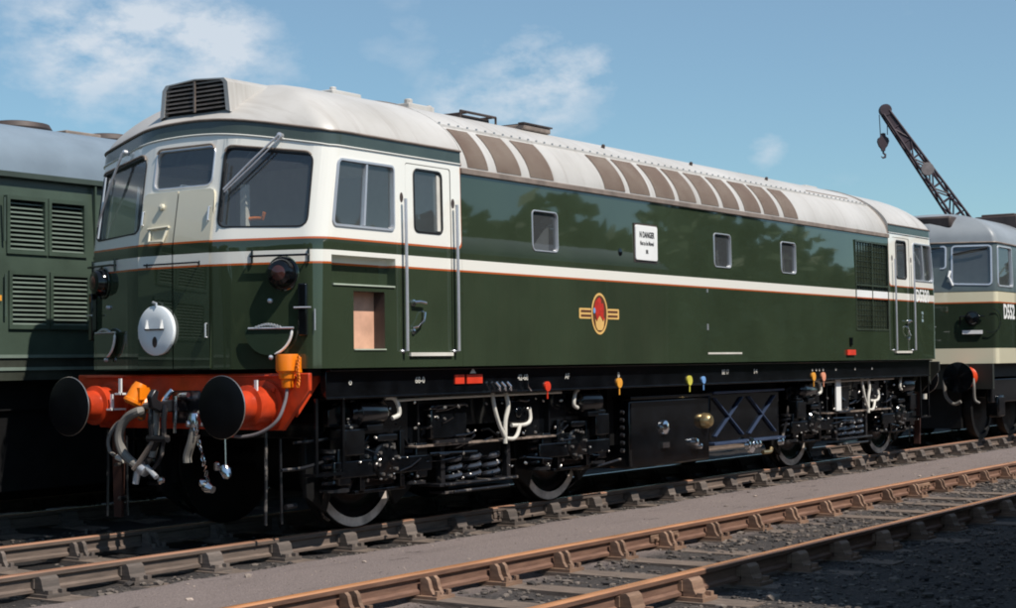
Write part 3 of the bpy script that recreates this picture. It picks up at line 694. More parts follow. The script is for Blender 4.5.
    # black socket bars at the corners
    for y in (-1.195, 1.195):
        s_ = c.s_y(y); b = MB(); q = [c.P(s_+dx, z, o) for z in (1.62, 2.03) for dx, o in ((-.035, 0), (.035, 0), (.03, .05), (-.03, .05))]
        b.add(q, [(0,1,2,3),(7,6,5,4),(0,4,5,1),(1,5,6,2),(2,6,7,3),(3,7,4,0)]); k_ = b.build('lamp_iron_cover', M_BLACK, LOCO, bevel=.008)
        b = MB(); b.tube([c.P(s_-.06, 1.84, .06), c.P(s_+.06, 1.84, .06)], .007, 6); sq = -.085 if y < 0 else .085; b.tube([c.P(s_+sq, 1.83, .015), c.P(s_+sq, 1.66, .015)], .006, 6); b.build('cover_catch', M_ALU, k_)
    # wipers
    for y0, y1, z1, x in ((-.93, -.50, 2.80, 1), (.80, 1.13, 2.62, -1)):
        s0, s1 = c.s_y(y0), c.s_y(y1); b = MB()
        b.lathe([(.001, .05), (.02, .045), (.024, 0)], c.P(s0, 3.225, .004), c.P(s0, 3.225, .03)-c.P(s0, 3.225, .0), 10)
        b.tube([c.P(s0, 3.225, .05), c.P((s0+s1)/2, (3.225+z1)/2, .055), c.P(s1, z1, .04)], .009, 6)
        b.tube([c.P(s0-.03*x, 3.215, .05), c.P((s0+s1)/2-.03*x, (3.225+z1)/2-.02, .055), c.P(s1-.01*x, z1-.02, .04)], .006, 6)
        wi = b.build('wiper', M_ALU, LOCO)
        b = MB(); b.tube([c.P(s1, z1+.22 if x > 0 else z1+.42, .022), c.P(s1-.0*x, z1-.26 if x > 0 else z1-.12, .022)], .009, 6); b.build('wiper_blade', M_RUBBER if x > 0 else M_ALU, wi)
    if front:
        # tablet catcher recess and the open locker
        def recess(name, rc_, dep, mat_back, mat_side):
            (a0, z0), (a1, _), (_, z1), _ = rc_; b = MB()
            for quad in ([(a0, z0, 0), (a1, z0, 0), (a1, z0, -dep), (a0, z0, -dep)], [(a0, z1, 0), (a1, z1, 0), (a1, z1, -dep), (a0, z1, -dep)],
                         [(a0, z0, 0), (a0, z1, 0), (a0, z1, -dep), (a0, z0, -dep)], [(a1, z0, 0), (a1, z1, 0), (a1, z1, -dep), (a1, z0, -dep)]):
                b.add([c.P(*p) for p in quad], [(0,1,2,3)])
            r = b.build(name, mat_side, LOCO, recalc=False)
            b = MB(); b.add([c.P(a0-.004, z0-.004, -dep), c.P(a1+.004, z0-.004, -dep), c.P(a1+.004, z1+.004, -dep), c.P(a0-.004, z1+.004, -dep)], [(0,1,2,3)]); b.build('recess_back', mat_back, r)
            return r
        r = recess('tablet_recess', r1, .09, M_CAB, M_CAB)
        b = MB(); q = [c.P(x, z, o) for z in (2.022, 2.034) for x, o in ((r1[0][0]+.02, -.088), (r1[1][0]-.01, -.088), (r1[1][0]-.01, .012), (r1[0][0]+.02, .012))]
        b.add(q, [(0,1,2,3),(7,6,5,4),(0,4,5,1),(1,5,6,2),(2,6,7,3),(3,7,4,0)]); b.build('recess_sill', M_ALUG, r)
        r = recess('locker_recess', r2, .115, M_PINK, M_DKBROWN)  # dark brown walls paint the shade inside this recess
        b = MB(); q = [c.P(x, z, o) for z in (1.503, 1.513) for x, o in ((r2[0][0]-.01, -.11), (r2[1][0]+.0, -.11), (r2[1][0]+.0, .010), (r2[0][0]-.01, .010))]
        b.add(q, [(0,1,2,3),(7,6,5,4),(0,4,5,1),(1,5,6,2),(2,6,7,3),(3,7,4,0)]); b.build('recess_sill', M_ALUG, r)
    return c
M_DISC = simple('bluish_white_disc', (.86, .91, .94, 1), .35, 0, .1, .02)
M_ALUG = simple('sunlit_sill', lin(176, 186, 168), .4, 0, 0, .06)  # pale colour paints the sunlight lying on the recess sills
simple_lens = simple('dark_lens', lin(70, 40, 36), .1, 0, .5)
M_RADB = simple('dark_radiator_glass', lin(52, 58, 46), .05, 0, .8); M_MESHB = simple('radiator_mesh_paint', lin(54, 62, 49), .3, 0, .3); M_ORNL = simple('orange_lining', ORANGE, .3)
M_GREENF = simple('green_frame', lin(56, 64, 50), .25, 0, .4); M_BLUEG = simple('pale_blue_lettering', lin(160, 180, 186), .4)
CABF = make_cab(True); CABR = make_cab(False)

# body sides of the engine room
def yside(z): return HW-.012*max(0, z-ZW)/.8
SW = [(-3.955, -3.525), (-.225, .18), (1.555, 1.965)]
for sg in (-1, 1):
    def SP(x, z, off=0, sg=sg): return Vector((x, sg*(yside(z)+off), z))
    holes = []; wins = []
    if sg < 0:
        for a, b_ in SW: wins.append(round_poly(rect(a, b_, 2.445, 2.812), .045))
        mesh_h = rect(3.885, 5.035, 1.775, 2.955); holes = wins+[mesh_h]
    else:
        wins = [round_poly(rect(-b_, -a, 2.445, 2.812), .045) for a, b_ in SW]; holes = list(wins)
    V, F = cdt(rect(-5.098, 5.098, ZB, 3.058), holes, [((-5.098, ZW+d), (5.098, ZW+d)) for d in (-.03, 0, .03)])
    b = MB(); b.add([SP(x, z) for x, z in V], F); b.build('body_side', M_BODY, LOCO, angle=28)
    class SideMap:
        P = staticmethod(lambda x, z, off=0: SP(x, z, off)); S = 0
    sm = SideMap(); sm.ring = lambda *a, **k: Cab.ring(sm, *a, **k); sm.pane = lambda *a: Cab.pane(sm, *a)
    for wl in wins:
        f = window(sm, LOCO, 'engine_room_window', wl, M_ALU, M_GLASSD, .012, .008)
        if sg < 0:
            x0 = min(p[0] for p in wl); x1 = max(p[0] for p in wl)
            b = MB(); b.box((x0-.05, -1.0, 2.40), (x1+.05, -.98, 2.86)); b.box((x0+.08, -1.12, 2.44), (x0+.13, -1.0, 2.62)); b.build('blind', M_INTD, f)
            b = MB()
            if wl is wins[0]: b.extrude([(x1-.01, -1.24, 2.455), (x1-.30, -1.24, 2.455), (x1-.01, -1.24, 2.70)], (0, .02, 0))
            else: b.tube([(x1-.06, -1.2, 2.46), (x1-.10, -1.2, 2.6), (x1-.08, -1.2, 2.72)], .018)
            b.build('window_fitting', M_CABLE, f)
    b = MB(); b.box((-5.098, sg*1.305, 3.059), (5.098, sg*1.348, 3.112)); g = b.build('gutter', M_LIP, LOCO, bevel=.006)
    if sg < 0:
        # wire mesh radiator panel
        b = MB(); b.box((3.88, -1.312, 1.77), (5.04, -1.29, 2.96)); pn = b.build('radiator_panel', M_RADB, LOCO)
        for k in range(12):
            x = 3.93+k*.096; b = MB(); b.box((x-.004, -1.322, 1.78), (x+.004, -1.311, 2.95)); b.build('mesh_bar', M_MESHB, pn)
        for k in range(16):
            z = 1.82+k*.073; b = MB(); b.box((3.886, -1.319, z-.003), (5.034, -1.3115, z+.003)); b.build('mesh_bar', M_MESHB, pn)
        b = MB(); b.box((3.886, -1.337, 2.206), (5.034, -1.329, 2.300)); b.build('stripe_bar', M_WPAINT, pn)
        b = MB(); b.box((3.886, -1.337, 2.190), (5.034, -1.329, 2.2055)); b.build('stripe_line', M_ORNL, pn)
        b = MB()
        for z in (1.772, 2.958, 2.37): b.box((3.87, -1.343, z-.012), (5.05, -1.330, z+.012))
        for x in (3.882, 5.038, 4.46): b.box((x-.012, -1.342, 1.76), (x+.012, -1.331, 2.97))
        b.build('radiator_frame', M_GREENF, pn)

# main roof
def arch(y): return 3.09+.732*max(0, 1-abs(y/1.325)**2.2)**(1/1.72)
ya = [1.325*math.sin(math.pi/2*k/20) for k in range(-20, 21)]
b = MB(); b.grid([[(x, y, arch(y)) for y in ya] for x in np.linspace(-5.099, 5.099, 9)]); b.build('roof', M_ROOF, LOCO, angle=60)
GR = [(-4.98, -4.66), (-4.52, -4.12), (-3.97, -3.56), (-2.60, -2.19), (-2.09, -1.67), (-1.54, -1.12), (-1.02, -.62), (-.50, -.07), (.04, .45), (.59, 1.03), (1.12, 1.54), (1.68, 2.09)]
def patch(x0, x1, sg, off, n=12, y0=1.322, y1=1.10):
    a0, a1 = math.asin(min(1, y0/1.325)), math.asin(y1/1.325)-.02; rows = []
    for i in range(n+1):
        y = 1.325*math.sin(a0+(a1-a0)*i/n); e = 1e-3; z = arch(y); t = Vector((0, -1e-3, arch(y-1e-3)-z)).normalized(); nn = Vector((0, t.z, -t.y))
        if nn.y < 0: nn = -nn
        rows.append([(x, sg*(y+nn.y*off), z+nn.z*off+.003) for x in (x0, x1)])
    return rows
for sg in (-1, 1):
    for a, b_ in (GR if sg < 0 else [(-q, -p) for p, q in GR[3:]]):
        b = MB(); b.grid(patch(a, b_, sg, .004)); g = b.build('roof_grille', M_GRILL, LOCO, angle=60)
    # lengthwise rib with rivets, cover strip at each end
    yr = sg*1.045; b = MB(); b.box((-5.05, yr-.012, arch(yr)-.02), (5.05, yr+.012, arch(yr)+.012)); rb = b.build('roof_rib', M_ROOF, LOCO)
    b = MB()
    for k in range(70): x = -5+k*10/69; b.cyl((x, yr*.985, arch(yr)), (x, yr*.985, arch(yr*.985)+.022), .011, 6)
    b.build('rivets', M_ROOF2, rb)
for sg in (-1, 1):
    b = MB(); b.tube([(sg*5.085, y, arch(y)+.002) for y in ya[1:-1]], .009, 6); b.build('roof_joint', M_LIP, LOCO)
    b = MB(); cz = lambda y: 3.252+(3.817-3.252)*max(0, 1-abs(y/1.325)**2.2)**(1/1.45)
    b.grid([[(sg*5.0995, y, arch(y)-.03) for y in ya], [(sg*5.0995, y, cz(y)+.002) for y in ya]]); b.build('roof_end_plate', M_ROOF, LOCO)
# roof hatches, exhaust ports and studs
b = MB(); b.box((-5.75, -.42, 3.775), (-5.35, -.12, 3.822)); b.cyl((-5.7, -.38, 3.81), (-5.7, -.38, 3.85), .03, 10); b.cyl((-5.4, -.16, 3.81), (-5.4, -.16, 3.845), .03, 10); b.build('roof_vent', M_ROOF, LOCO, bevel=.01)
b = MB(); b.box((-4.62, -.40, 3.78), (-4.22, -.10, 3.845)); b.cyl((-4.58, -.36, 3.82), (-4.58, -.36, 3.885), .04, 10); b.cyl((-4.26, -.36, 3.80), (-4.26, -.36, 3.86), .03, 10); b.build('roof_vent', M_ROOF, LOCO, bevel=.01)
b = MB()
for y in (-.56, -.20): b.tube([(-4.02, y, 3.75), (-4.02, y, 3.822), (-3.42, y, 3.822), (-3.42, y, 3.75)], .014, 6)
for x in (-3.94, -3.5): b.tube([(x, -.58, 3.812), (x, -.18, 3.812)], .012, 6)
b.box((-3.96, -.52, 3.76), (-3.48, -.22, 3.80)); b.build('roof_hatch_rail', M_DKBROWN, LOCO)
b = MB(); b.box((-3.06, -.66, 3.74), (-2.56, -.24, 3.795)); q = b.build('exhaust_hatch', M_LIP, LOCO, bevel=.012)
b = MB(); b.box((-3.08, -.67, 3.797), (-2.54, -.60, 3.812)); b.box((-3.08, -.30, 3.797), (-2.54, -.23, 3.812))
for k in range(5): b.box((-3.03+k*.105, -.60, 3.798), (-2.99+k*.105, -.30, 3.808))
b.build('exhaust_grid', M_DKBROWN, q)
for x in (-1.75, .25, 2.3):
    b = MB(); b.lathe([(.022, 0), (.02, .035), (.012, .045), (0, .046)], (x, -.80, arch(.80)-.005), (0, -.25, 1), 8); b.build('roof_stud', M_DKBROWN, LOCO)
b = MB(); b.box((2.6, -.26, 3.79), (3.5, -.24, 3.835)); b.build('roof_strip', M_LIP, LOCO)
b = MB(); b.box((3.2, -.95, arch(.95)-.02), (4.6, -.935, arch(.95)+.012)); b.build('roof_strip', M_LIP, LOCO)
b = MB(); b.box((4.55, -.35, 3.79), (4.95, .1, 3.83)); b.build('roof_vent', M_ROOF, LOCO, bevel=.01)

# crest
def on_side(x0, z0): return lambda u, v, d: Vector((x0+u, -(yside(z0+v)+.003+d), z0+v))
CX, CZ = -2.765, 1.862; f = on_side(CX, CZ)
def oval(rx, rz, d, n=36): return [f(rx*math.cos(2*math.pi*k/n), rz*math.sin(2*math.pi*k/n), d) for k in range(n)]
def flat(name, loop, mat, parent): b = MB(); b.add(loop, [tuple(range(len(loop)))]); return b.build(name, mat, parent)
crest = flat('crest', oval(.155, .205, 0), M_BROWN, LOCO); crest['label'] = 'round gold and red lion emblem transfer'
b = MB(); A, B_ = oval(.158, .208, .002), oval(.135, .184, .002); b.grid([A+[A[0]], B_+[B_[0]]]); b.build('crest_ring', M_GOLD, crest)
lion = [(-.07, -.02), (-.10, .05), (-.085, .12), (-.04, .15), (.0, .165), (.035, .14), (.03, .10), (.07, .11), (.085, .05), (.075, -.03), (.10, -.05), (.07, -.07), (.03, -.03), (-.02, -.05), (-.05, -.07)]
flat('crest_lion', [f(x, z, .003) for x, z in lion], M_LION, crest)
crown = [(-.09, -.05), (-.06, -.08), (-.03, -.045), (0, -.02), (.03, -.045), (.06, -.08), (.09, -.05), (.075, -.13), (.04, -.165), (-.04, -.165), (-.075, -.13)]
flat('crest_crown', [f(x, z, .004) for x, z in crown], M_GOLD, crest)
b = MB(); b.add([f(-.105+.022*math.cos(k*.785), .03+.03*math.sin(k*.785), .005) for k in range(8)], [tuple(range(8))]); b.build('crest_wheel', M_BLUE, crest)
for sg in (-1, 1):
    x0, x1 = (.16, .385) if sg > 0 else (-.385, -.16)
    flat('crest_wing', [f(x, z, 0) for x, z in round_poly(rect(x0, x1, -.052, .052), .015)], M_GOLD, crest)
    for z in (-.022, .022): flat('crest_bar', [f(x, zz, .002) for x, zz in rect(x0+.03*(sg < 0), x1-.03*(sg > 0), z-.011, z+.011)], M_BROWN, crest)
# notice board with lettering
bx0, bx1, bz0, bz1 = -2.035, -1.575, 2.435, 2.80
b = MB(); lp = round_poly(rect(bx0, bx1, bz0, bz1), .03); b.extrude([Vector((x, -1.322, z)) for x, z in lp], (0, -.03, 0)); nb = b.build('notice_board', M_WPAINT, LOCO, bevel=.004)
nb['label'] = 'white notice board with black lettering hung on the body side'
b = MB(); b.box((bx0-.015, -1.338, bz0-.022), (bx1+.015, -1.325, bz1+.018)); b.build('board_backing', M_DKBROWN, nb)
for ln, z, sz, sx_, bo in (('N DANGER', 2.70, .085, .72, .003), ('Not to be Moved', 2.612, .062, .66, .0015), ('BR', 2.525, .055, .8, .002)):
    text('board_lettering', ln, sz, M_INK, lambda u, v, d, z=z: Vector(((bx0+bx1)/2+u, -1.3535-d, z+v)), nb, sx_, .0005, bo)
# running number and data marks at the far cab
text('running_number', 'D5320', .25, M_WPAINT, on_side(6.385, 2.272), LOCO, .80, .001, .004)
for k in range(3):
    text('data_lettering', ('RA', '5', 'BR')[k], .055, M_BLUEG, on_side(6.37, 2.03-k*.055), LOCO, 1.0, .001, .002)
# small marks on the side
for x in (-.43, 3.15):
    b = MB(); b.box((x-.003, -1.3365, 1.37), (x+.003, -1.334, 2.185)); b.build('panel_seam', M_GREENF, LOCO)
b = MB(); b.box((-.425, -1.339, 1.452), (.425, -1.333, 1.472)); b.build('step_strip', M_CABLE, LOCO)
b = MB(); b.box((-.44, -1.345, 1.72), (-.42, -1.333, 1.79)); b.box((-.435, -1.345, 2.14), (-.42, -1.333, 2.18)); b.build('side_catch', M_ALU, LOCO)
b = MB(); b.box((3.62, -1.352, 1.56), (3.70, -1.333, 1.66)); cl_ = b.build('side_lamp_bracket', M_BLACK, LOCO); b = MB(); b.box((3.5, -1.36, 1.43), (3.78, -1.333, 1.50)); b.build('red_tag_plate', M_REDTAG, cl_)
b = MB(); b.lathe([(.001, .02), (.04, .016), (.045, 0)], (-2.33, -1.32, 2.50), (0, -1, 0), 12); b.build('side_plug', M_BLACK, LOCO)

# ------------------------------------------------------------------ underframe of the green locomotive
b = MB(); b.box((-7.0, -1.20, 1.30), (7.0, 1.20, 1.355)); b.build('underframe_floor', M_DULL, LOCO)
for sg in (-1, 1):
    b = MB(); b.box((-6.85, sg*1.25, 1.115), (6.85, sg*1.19, 1.352)); b.box((-6.85, sg*1.30, 1.335), (6.85, sg*1.18, 1.353)); b.box((-6.85, sg*1.262, 1.11), (6.85, sg*1.18, 1.128))
    b.build('solebar', M_BLACK, LOCO, bevel=.004)
# stencilled marks, tags and fittings along the near solebar
def mark(u, z, txt, size, mat=M_CABLE): text('solebar_lettering', txt, size, mat, lambda a, c_, d, u=u, z=z: Vector((u+a, -1.2525-d, z+c_)), LOCO, 1, .0005, .001)
for u, t in ((-6.55, 'o'), (-5.62, '68-0'), (-4.03, '42-68'), (-3.25, 'AF'), (-2.26, 'B'), (.16, 'BE 17'), (.95, 'S 4')): mark(u, 1.245, t, .075)
for u in (2.6, 2.72, 2.82, 2.94, 3.35, 4.0, 4.6): mark(u, 1.25, 'o', .07)
b = MB(); b.box((-5.12, -1.262, 1.205), (-4.98, -1.25, 1.285)); b.box((-4.94, -1.262, 1.205), (-4.70, -1.25, 1.285)); t = b.build('red_data_plate', M_REDTAG, LOCO)
b = MB(); b.add([(-4.90, -1.263, 1.295), (-4.80, -1.263, 1.295), (-4.85, -1.263, 1.345)], [(0,1,2)]); b.build('white_arrow', M_CABLE, LOCO)
def tagdisc(x, z, r, mat, name): 
    b = MB(); b.lathe([(.001, .02), (r, .018), (r, 0)], (x, -1.25, z), (0, -1, 0), 14); t_ = b.build(name, mat, LOCO)
    b = MB(); b.box((x-.008, -1.262, z-r-.07), (x+.008, -1.254, z-r+.01)); b.build('tag_stem', mat, t_)
tagdisc(-3.62, 1.155, .048, M_REDTAG, 'red_cock_tag'); tagdisc(-2.26, 1.165, .052, M_ORTAG, 'orange_cock_tag'); tagdisc(2.62, 1.16, .055, M_ORTAG, 'orange_cock_tag'); tagdisc(2.93, 1.155, .058, M_PINKTAG, 'salmon_cock_tag')
tagdisc(-.73, 1.165, .055, M_YEL, 'yellow_cock_tag'); tagdisc(-.40, 1.165, .042, M_BLUE, 'blue_cock_tag')
b = MB()
for k in range(3): b.tube([(-4.55+k*.09, -1.30, 1.21), (-4.50+k*.09, -1.31, 1.17), (-4.47+k*.09, -1.29, 1.13)], .012, 6)
b.box((-4.62, -1.30, 1.12), (-4.2, -1.26, 1.14)); b.tube([(-4.0, -1.29, 1.25), (-4.0, -1.29, 1.16), (-3.95, -1.29, 1.12)], .008, 6); b.build('valve_gear', M_CHROME, LOCO)

# bogies
def wheel(xc, sg, parent):
    yo = sg*.807; b = MB(); d = (0, sg, 0)
    b.lathe([(.563, .004), (.53, .0045), (.488, .004)], (xc, yo, .574), d, 56)
    ty = b.build('wheel', M_TYRE, parent, angle=40)
    b = MB(); b.lathe([(.597, -.127), (.600, -.110), (.590, -.098), (.574, -.086), (.5715, 0), (.563, .0035)], (xc, yo, .574), d, 56); b.build('wheel_tread', M_DULL, ty, angle=40)
    b = MB(); b.lathe([(.488, .002), (.478, -.022), (.36, -.045), (.20, -.03), (.17, .02), (.12, .03), (.0, .03)], (xc, yo, .574), d, 40)
    b.build('wheel_centre', M_BLACK, ty)
    b = MB(); b.lathe([(.597, -.127), (.48, -.127), (.2, -.10), (.0, -.1)], (xc, yo, .574), d, 40); b.build('wheel_back', M_DULL, ty)
def coil(b, c, r, h, turns, wr, n=14):
    pts = [(c[0]+r*math.cos(2*math.pi*k/n), c[1]+r*math.sin(2*math.pi*k/n), c[2]+h*k/(n*turns)) for k in range(int(n*turns)+1)]
    b.tube(pts, wr, 6)
def bogie(xc):
    b = MB(); 
    for x in (-1.0, 1.0): b.box((xc+x-.12, -1.0, .72), (xc+x+.12, 1.0, .98))
    b.box((xc-.3, -1.06, .52), (xc+.3, 1.06, .84)); b.box((xc-2.2, -.95, .78), (xc-2.1, .95, 1.0)); b.box((xc+2.1, -.95, .78), (xc+2.2, .95, 1.0))
    B = b.build('bogie', M_BLACK, LOCO, bevel=.01)
    for ax in (-1.525, 1.525):
        for sg in (-1, 1): wheel(xc+ax, sg, B)
        b = MB(); b.cyl((xc+ax, -.95, .574), (xc+ax, .95, .574), .085, 16); b.lathe([(.30, -.3), (.34, -.28), (.34, .28), (.30, .3)], (xc+ax+(.25 if ax < 0 else -.25), 0, .60), (0, 1, 0), 18); b.build('axle', M_DULL, B)
    for sg in (-1, 1):
        Y = lambda y: sg*y
        # side frame: deep middle girder, shallow arms reaching over the axleboxes
        prof = [(-2.18, .88), (-2.18, 1.02), (-1.95, 1.075), (1.95, 1.075), (2.18, 1.02), (2.18, .88), (1.98, .86), (1.86, .80), (1.22, .80), (1.12, .68), (-1.12, .68), (-1.22, .80), (-1.86, .80), (-1.98, .86)]
        b = MB(); b.extrude([(xc+x, Y(1.06), z) for x, z in prof], (0, -sg*.06, 0)); b.build('side_frame', M_BLACK, B, bevel=.006)
        b = MB(); b.box((xc-1.98, Y(.98), 1.077), (xc+1.98, Y(1.13), 1.097)); b.build('frame_flange', M_BLACK, B, bevel=.004); b = MB(); b.box((xc-1.12, Y(.98), .660), (xc+1.12, Y(1.15), .679)); b.build('frame_flange', M_STEELL, B, bevel=.004)
        b = MB()
        for x in (-1.05, -.62, .62, 1.05): b.box((xc+x-.012, Y(1.06), .68), (xc+x+.012, Y(1.115), 1.075))
        b.build('frame_rib', M_BLACK, B)
        # cover panel on the middle of the frame
        b = MB(); b.box((xc-.50-.38, Y(1.062), .72), (xc-.50+.15, Y(1.135), 1.03)); cp = b.build('frame_box', M_BLACK, B, bevel=.02)
        b = MB(); b.tube([(xc-.86, Y(1.15), 1.0), (xc-.84, Y(1.165), 1.015), (xc-.40, Y(1.165), 1.015), (xc-.37, Y(1.15), 1.0)], .010, 6); b.box((xc-.88, Y(1.14), .685), (xc-.35, Y(1.17), .715)); b.build('box_rail', M_STEELP, cp)
        b = MB(); b.box((xc+.30, Y(1.062), .82), (xc+.62, Y(1.14), 1.03)); b.cyl((xc+.46, Y(1.14), .92), (xc+.46, Y(1.16), .92), .05, 12); bb = b.build('junction_box', M_BLACK, B, bevel=.015)
        b = MB(); b.hose([(xc+.34, Y(1.15), .80), (xc+.55, Y(1.16), .80), (xc+.66, Y(1.15), .84), (xc+.68, Y(1.13), .95)], .018, 8); b.build('box_pipe', M_CABLE, bb)
        # pale hoses hanging in a loop
        b = MB(); b.hose([(xc+.0, Y(1.17), 1.13), (xc+.02, Y(1.18), .98), (xc+.08, Y(1.19), .82), (xc+.17, Y(1.19), .70)], .019, 8); b.hose([(xc+.22, Y(1.17), 1.12), (xc+.23, Y(1.19), .98), (xc+.18, Y(1.19), .84), (xc+.175, Y(1.19), .64)], .021, 8)
        b.hose([(xc+.18, Y(1.20), .685), (xc+.30, Y(1.2), .68), (xc+.38, Y(1.19), .72), (xc+.44, Y(1.18), .80)], .018, 8); b.build('sand_hose', M_CABLE, B)
        for ax in (-1.525, 1.525):
            o = 1 if ax > 0 else -1; X = xc+ax
            # axlebox: casting with a lidded front and bolts
            b = MB(); b.extrude([(X+x, Y(.86), z) for x, z in ((-.21, .36), (.21, .36), (.24, .50), (.22, .72), (.14, .80), (-.14, .80), (-.22, .72), (-.24, .50))], (0, sg*.20, 0))
            b.lathe([(.165, .18), (.165, .27), (.15, .29), (.0, .30)], (X, Y(.86), .575), (0, sg, 0), 20); b.box((X-.13, Y(1.0), .74), (X+.13, Y(1.16), .80)); ab = b.build('axle_box', M_BLACK, B, bevel=.012)
            b = MB()
            for k in range(8): a = k*math.pi/4+.2; b.cyl((X+.13*math.cos(a), Y(1.145), .575+.13*math.sin(a)), (X+.13*math.cos(a), Y(1.17), .575+.13*math.sin(a)), .015, 6)
            for dx in (-.18, .18):
                for z in (.42, .52, .62, .70): b.cyl((X+dx, Y(1.06), z), (X+dx, Y(1.082), z), .016, 6)
            b.build('axle_box_bolts', M_STEEL, B)
            # horn guides, keep plate and coil springs on seats either side
            b = MB()
            for dx in (-.27, .27): b.box((X+dx-.03, Y(.95), .34), (X+dx+.03, Y(1.10), .82))
            b.box((X-.34, Y(.98), .315), (X+.34, Y(1.08), .345)); b.build('horn_guide', M_BLACK, B, bevel=.006)
            for dx in (-.52, .52):
                b = MB(); coil(b, (X+dx, Y(1.0), .385), .092, .29, 4.2, .021); spx = b.build('coil_spring', M_SPRING, B)
                b = MB(); b.lathe([(.001, 0), (.125, 0), (.125, .025), (.07, .04), (.05, .05)], (X+dx, Y(1.0), .345), (0, 0, 1), 16); b.lathe([(.001, .03), (.12, .03), (.12, 0), (.001, 0)], (X+dx, Y(1.0), .665), (0, 0, 1), 16); b.build('spring_seat', M_STEELP, B)
                b = MB(); b.extrude([(X+dx-.10, Y(1.03), .345), (X+dx+.10, Y(1.03), .345), (X+dx+.16*(-1 if dx > 0 else 1), Y(1.03), .44), (X+dx+.06*(-1 if dx > 0 else 1), Y(1.03), .42)], (0, sg*.05, 0)); b.build('spring_link', M_BLACK, B)
            b = MB(); b.box((X-.66, Y(1.085), .455), (X+.66, Y(1.125), .60)); b.box((X-.60, Y(1.07), .40), (X-.44, Y(1.12), .70)); b.box((X+.44, Y(1.07), .40), (X+.60, Y(1.12), .70)); b.build('wheel_shade_beam', M_BLACK, B, bevel=.012)  # dark beam added to hide and shade the upper wheel
            # brake cylinder above the outer end, with a pale pipe
            cx = X+o*.22
            b = MB(); b.lathe([(.0, -.24), (.06, -.23), (.075, -.19), (.115, -.17), (.115, .15), (.10, .18), (.05, .20), (.04, .30), (.0, .30)], (cx, Y(1.10), .985), (1 if o < 0 else -1, 0, 0), 22); b.box((cx-.10, Y(1.0), .84), (cx+.10, Y(1.2), .885)); b.build('brake_cylinder', M_BLACK, B, bevel=.004)
            b = MB(); b.hose([(cx-o*.20, Y(1.14), 1.105), (cx-o*.28, Y(1.17), 1.10), (cx-o*.33, Y(1.18), 1.04), (cx-o*.34, Y(1.18), .96), (cx-o*.26, Y(1.17), .93)], .019, 8); b.build('brake_pipe', M_CABLE, B)
            b = MB(); b.box((cx+o*.10, Y(1.0), .64), (cx+o*.36, Y(1.17), .86)); b.box((cx+o*.13, Y(1.02), .86), (cx+o*.33, Y(1.15), .90)); b.cyl((cx+o*.23, Y(1.08), .90), (cx+o*.23, Y(1.08), .93), .05, 12); b.build('sand_box', M_BLACK, B, bevel=.012)
            b = MB(); b.hose([(cx+o*.23, Y(.98), .66), (cx+o*.30, Y(.93), .40), (cx+o*.26, Y(.82), .18), (cx+o*.12, Y(.78), .09)], .018, 8); b.build('sand_pipe', M_BLACK, B)
            for o2 in (-1, 1): b = MB(); b.extrude([(X+o2*.40, Y(.815), .30), (X+o2*.46, Y(.815), .16), (X+o2*.70, Y(.815), .30), (X+o2*.72, Y(.815), .80), (X+o2*.36, Y(.815), .80)], (0, sg*.05, 0)); b.build('rim_cover_plate', M_DULL, B, bevel=.008)  # dark plates added to cover rim sides that should read as shaded
            b = MB(); b.extrude([(X+o*.62+dx, Y(.80), z) for dx, z in ((-.03, .85), (.03, .85), (.035, .62), (.02, .30), (-.03, .30), (-.035, .62))], (0, sg*.05, 0)); b.extrude([(X+o*(.62-.03)+o*dx, Y(.74), z) for dx, z in ((0, .36), (0, .62), (-.05, .58), (-.06, .40))], (0, sg*.09, 0)); b.build('brake_block', M_DULL, B)
        # bolster springs and spring plank low between the wheels
        for dx in (-.30, .0, .30):
            b = MB(); coil(b, (xc-.12+dx, Y(1.0), .325), .085, .24, 3.2, .024); b.build('bolster_spring', M_SPRING, B)
        b = MB(); b.box((xc-.72, Y(.86), .295), (xc+.52, Y(1.10), .322)); b.box((xc-.62, Y(.9), .225), (xc+.40, Y(1.08), .250)); b.tube([(xc-.66, Y(1.11), .31), (xc+.48, Y(1.11), .31)], .012, 6); b.tube([(xc-.5, Y(1.09), .238), (xc+.38, Y(1.09), .238)], .016, 6)
        for dx in (-.62, .42): b.box((xc+dx-.03, Y(1.0), .30), (xc+dx+.03, Y(1.06), .68))
        b.build('spring_plank', M_STEELP, B, bevel=.004)
        b = MB(); b.hose([(xc-1.4, Y(1.16), 1.078), (xc-.9, Y(1.165), 1.084), (xc+.6, Y(1.165), 1.09), (xc+1.2, Y(1.16), 1.09)], .013, 6); b.build('frame_pipe', M_CABLE, B)
        b = MB(); b.tube([(xc-1.1, Y(.95), .47), (xc+1.1, Y(.95), .47)], .02, 6); b.tube([(xc-.9, Y(1.12), .60), (xc-.2, Y(1.13), .585)], .012, 6); b.build('brake_rod', M_BLACK, B)
M_STEELB = simple('blue_black_steel', lin(70, 84, 112), .25, .3)
M_STEELL = simple('flange_highlight', lin(150, 134, 122), .4, .2, 0, .35, 12)  # pale tone paints the highlight along the lower bogie flange
M_SPRING = Mat('gloss_black_spring', (.035, .037, .045, 1), .14, 0, .6).m
M_STEELP = Mat('worn_black_steel', (.05, .05, .053, 1), .3, .3); _g = M_STEELP.ramp(M_STEELP.noise(9, 4), .55, .7); M_STEELP.color(M_STEELP.mix(_g, (.02, .02, .023, 1), (.30, .26, .23, 1))); M_STEELP = M_STEELP.m
bogie(-4.42); bogie(4.42)
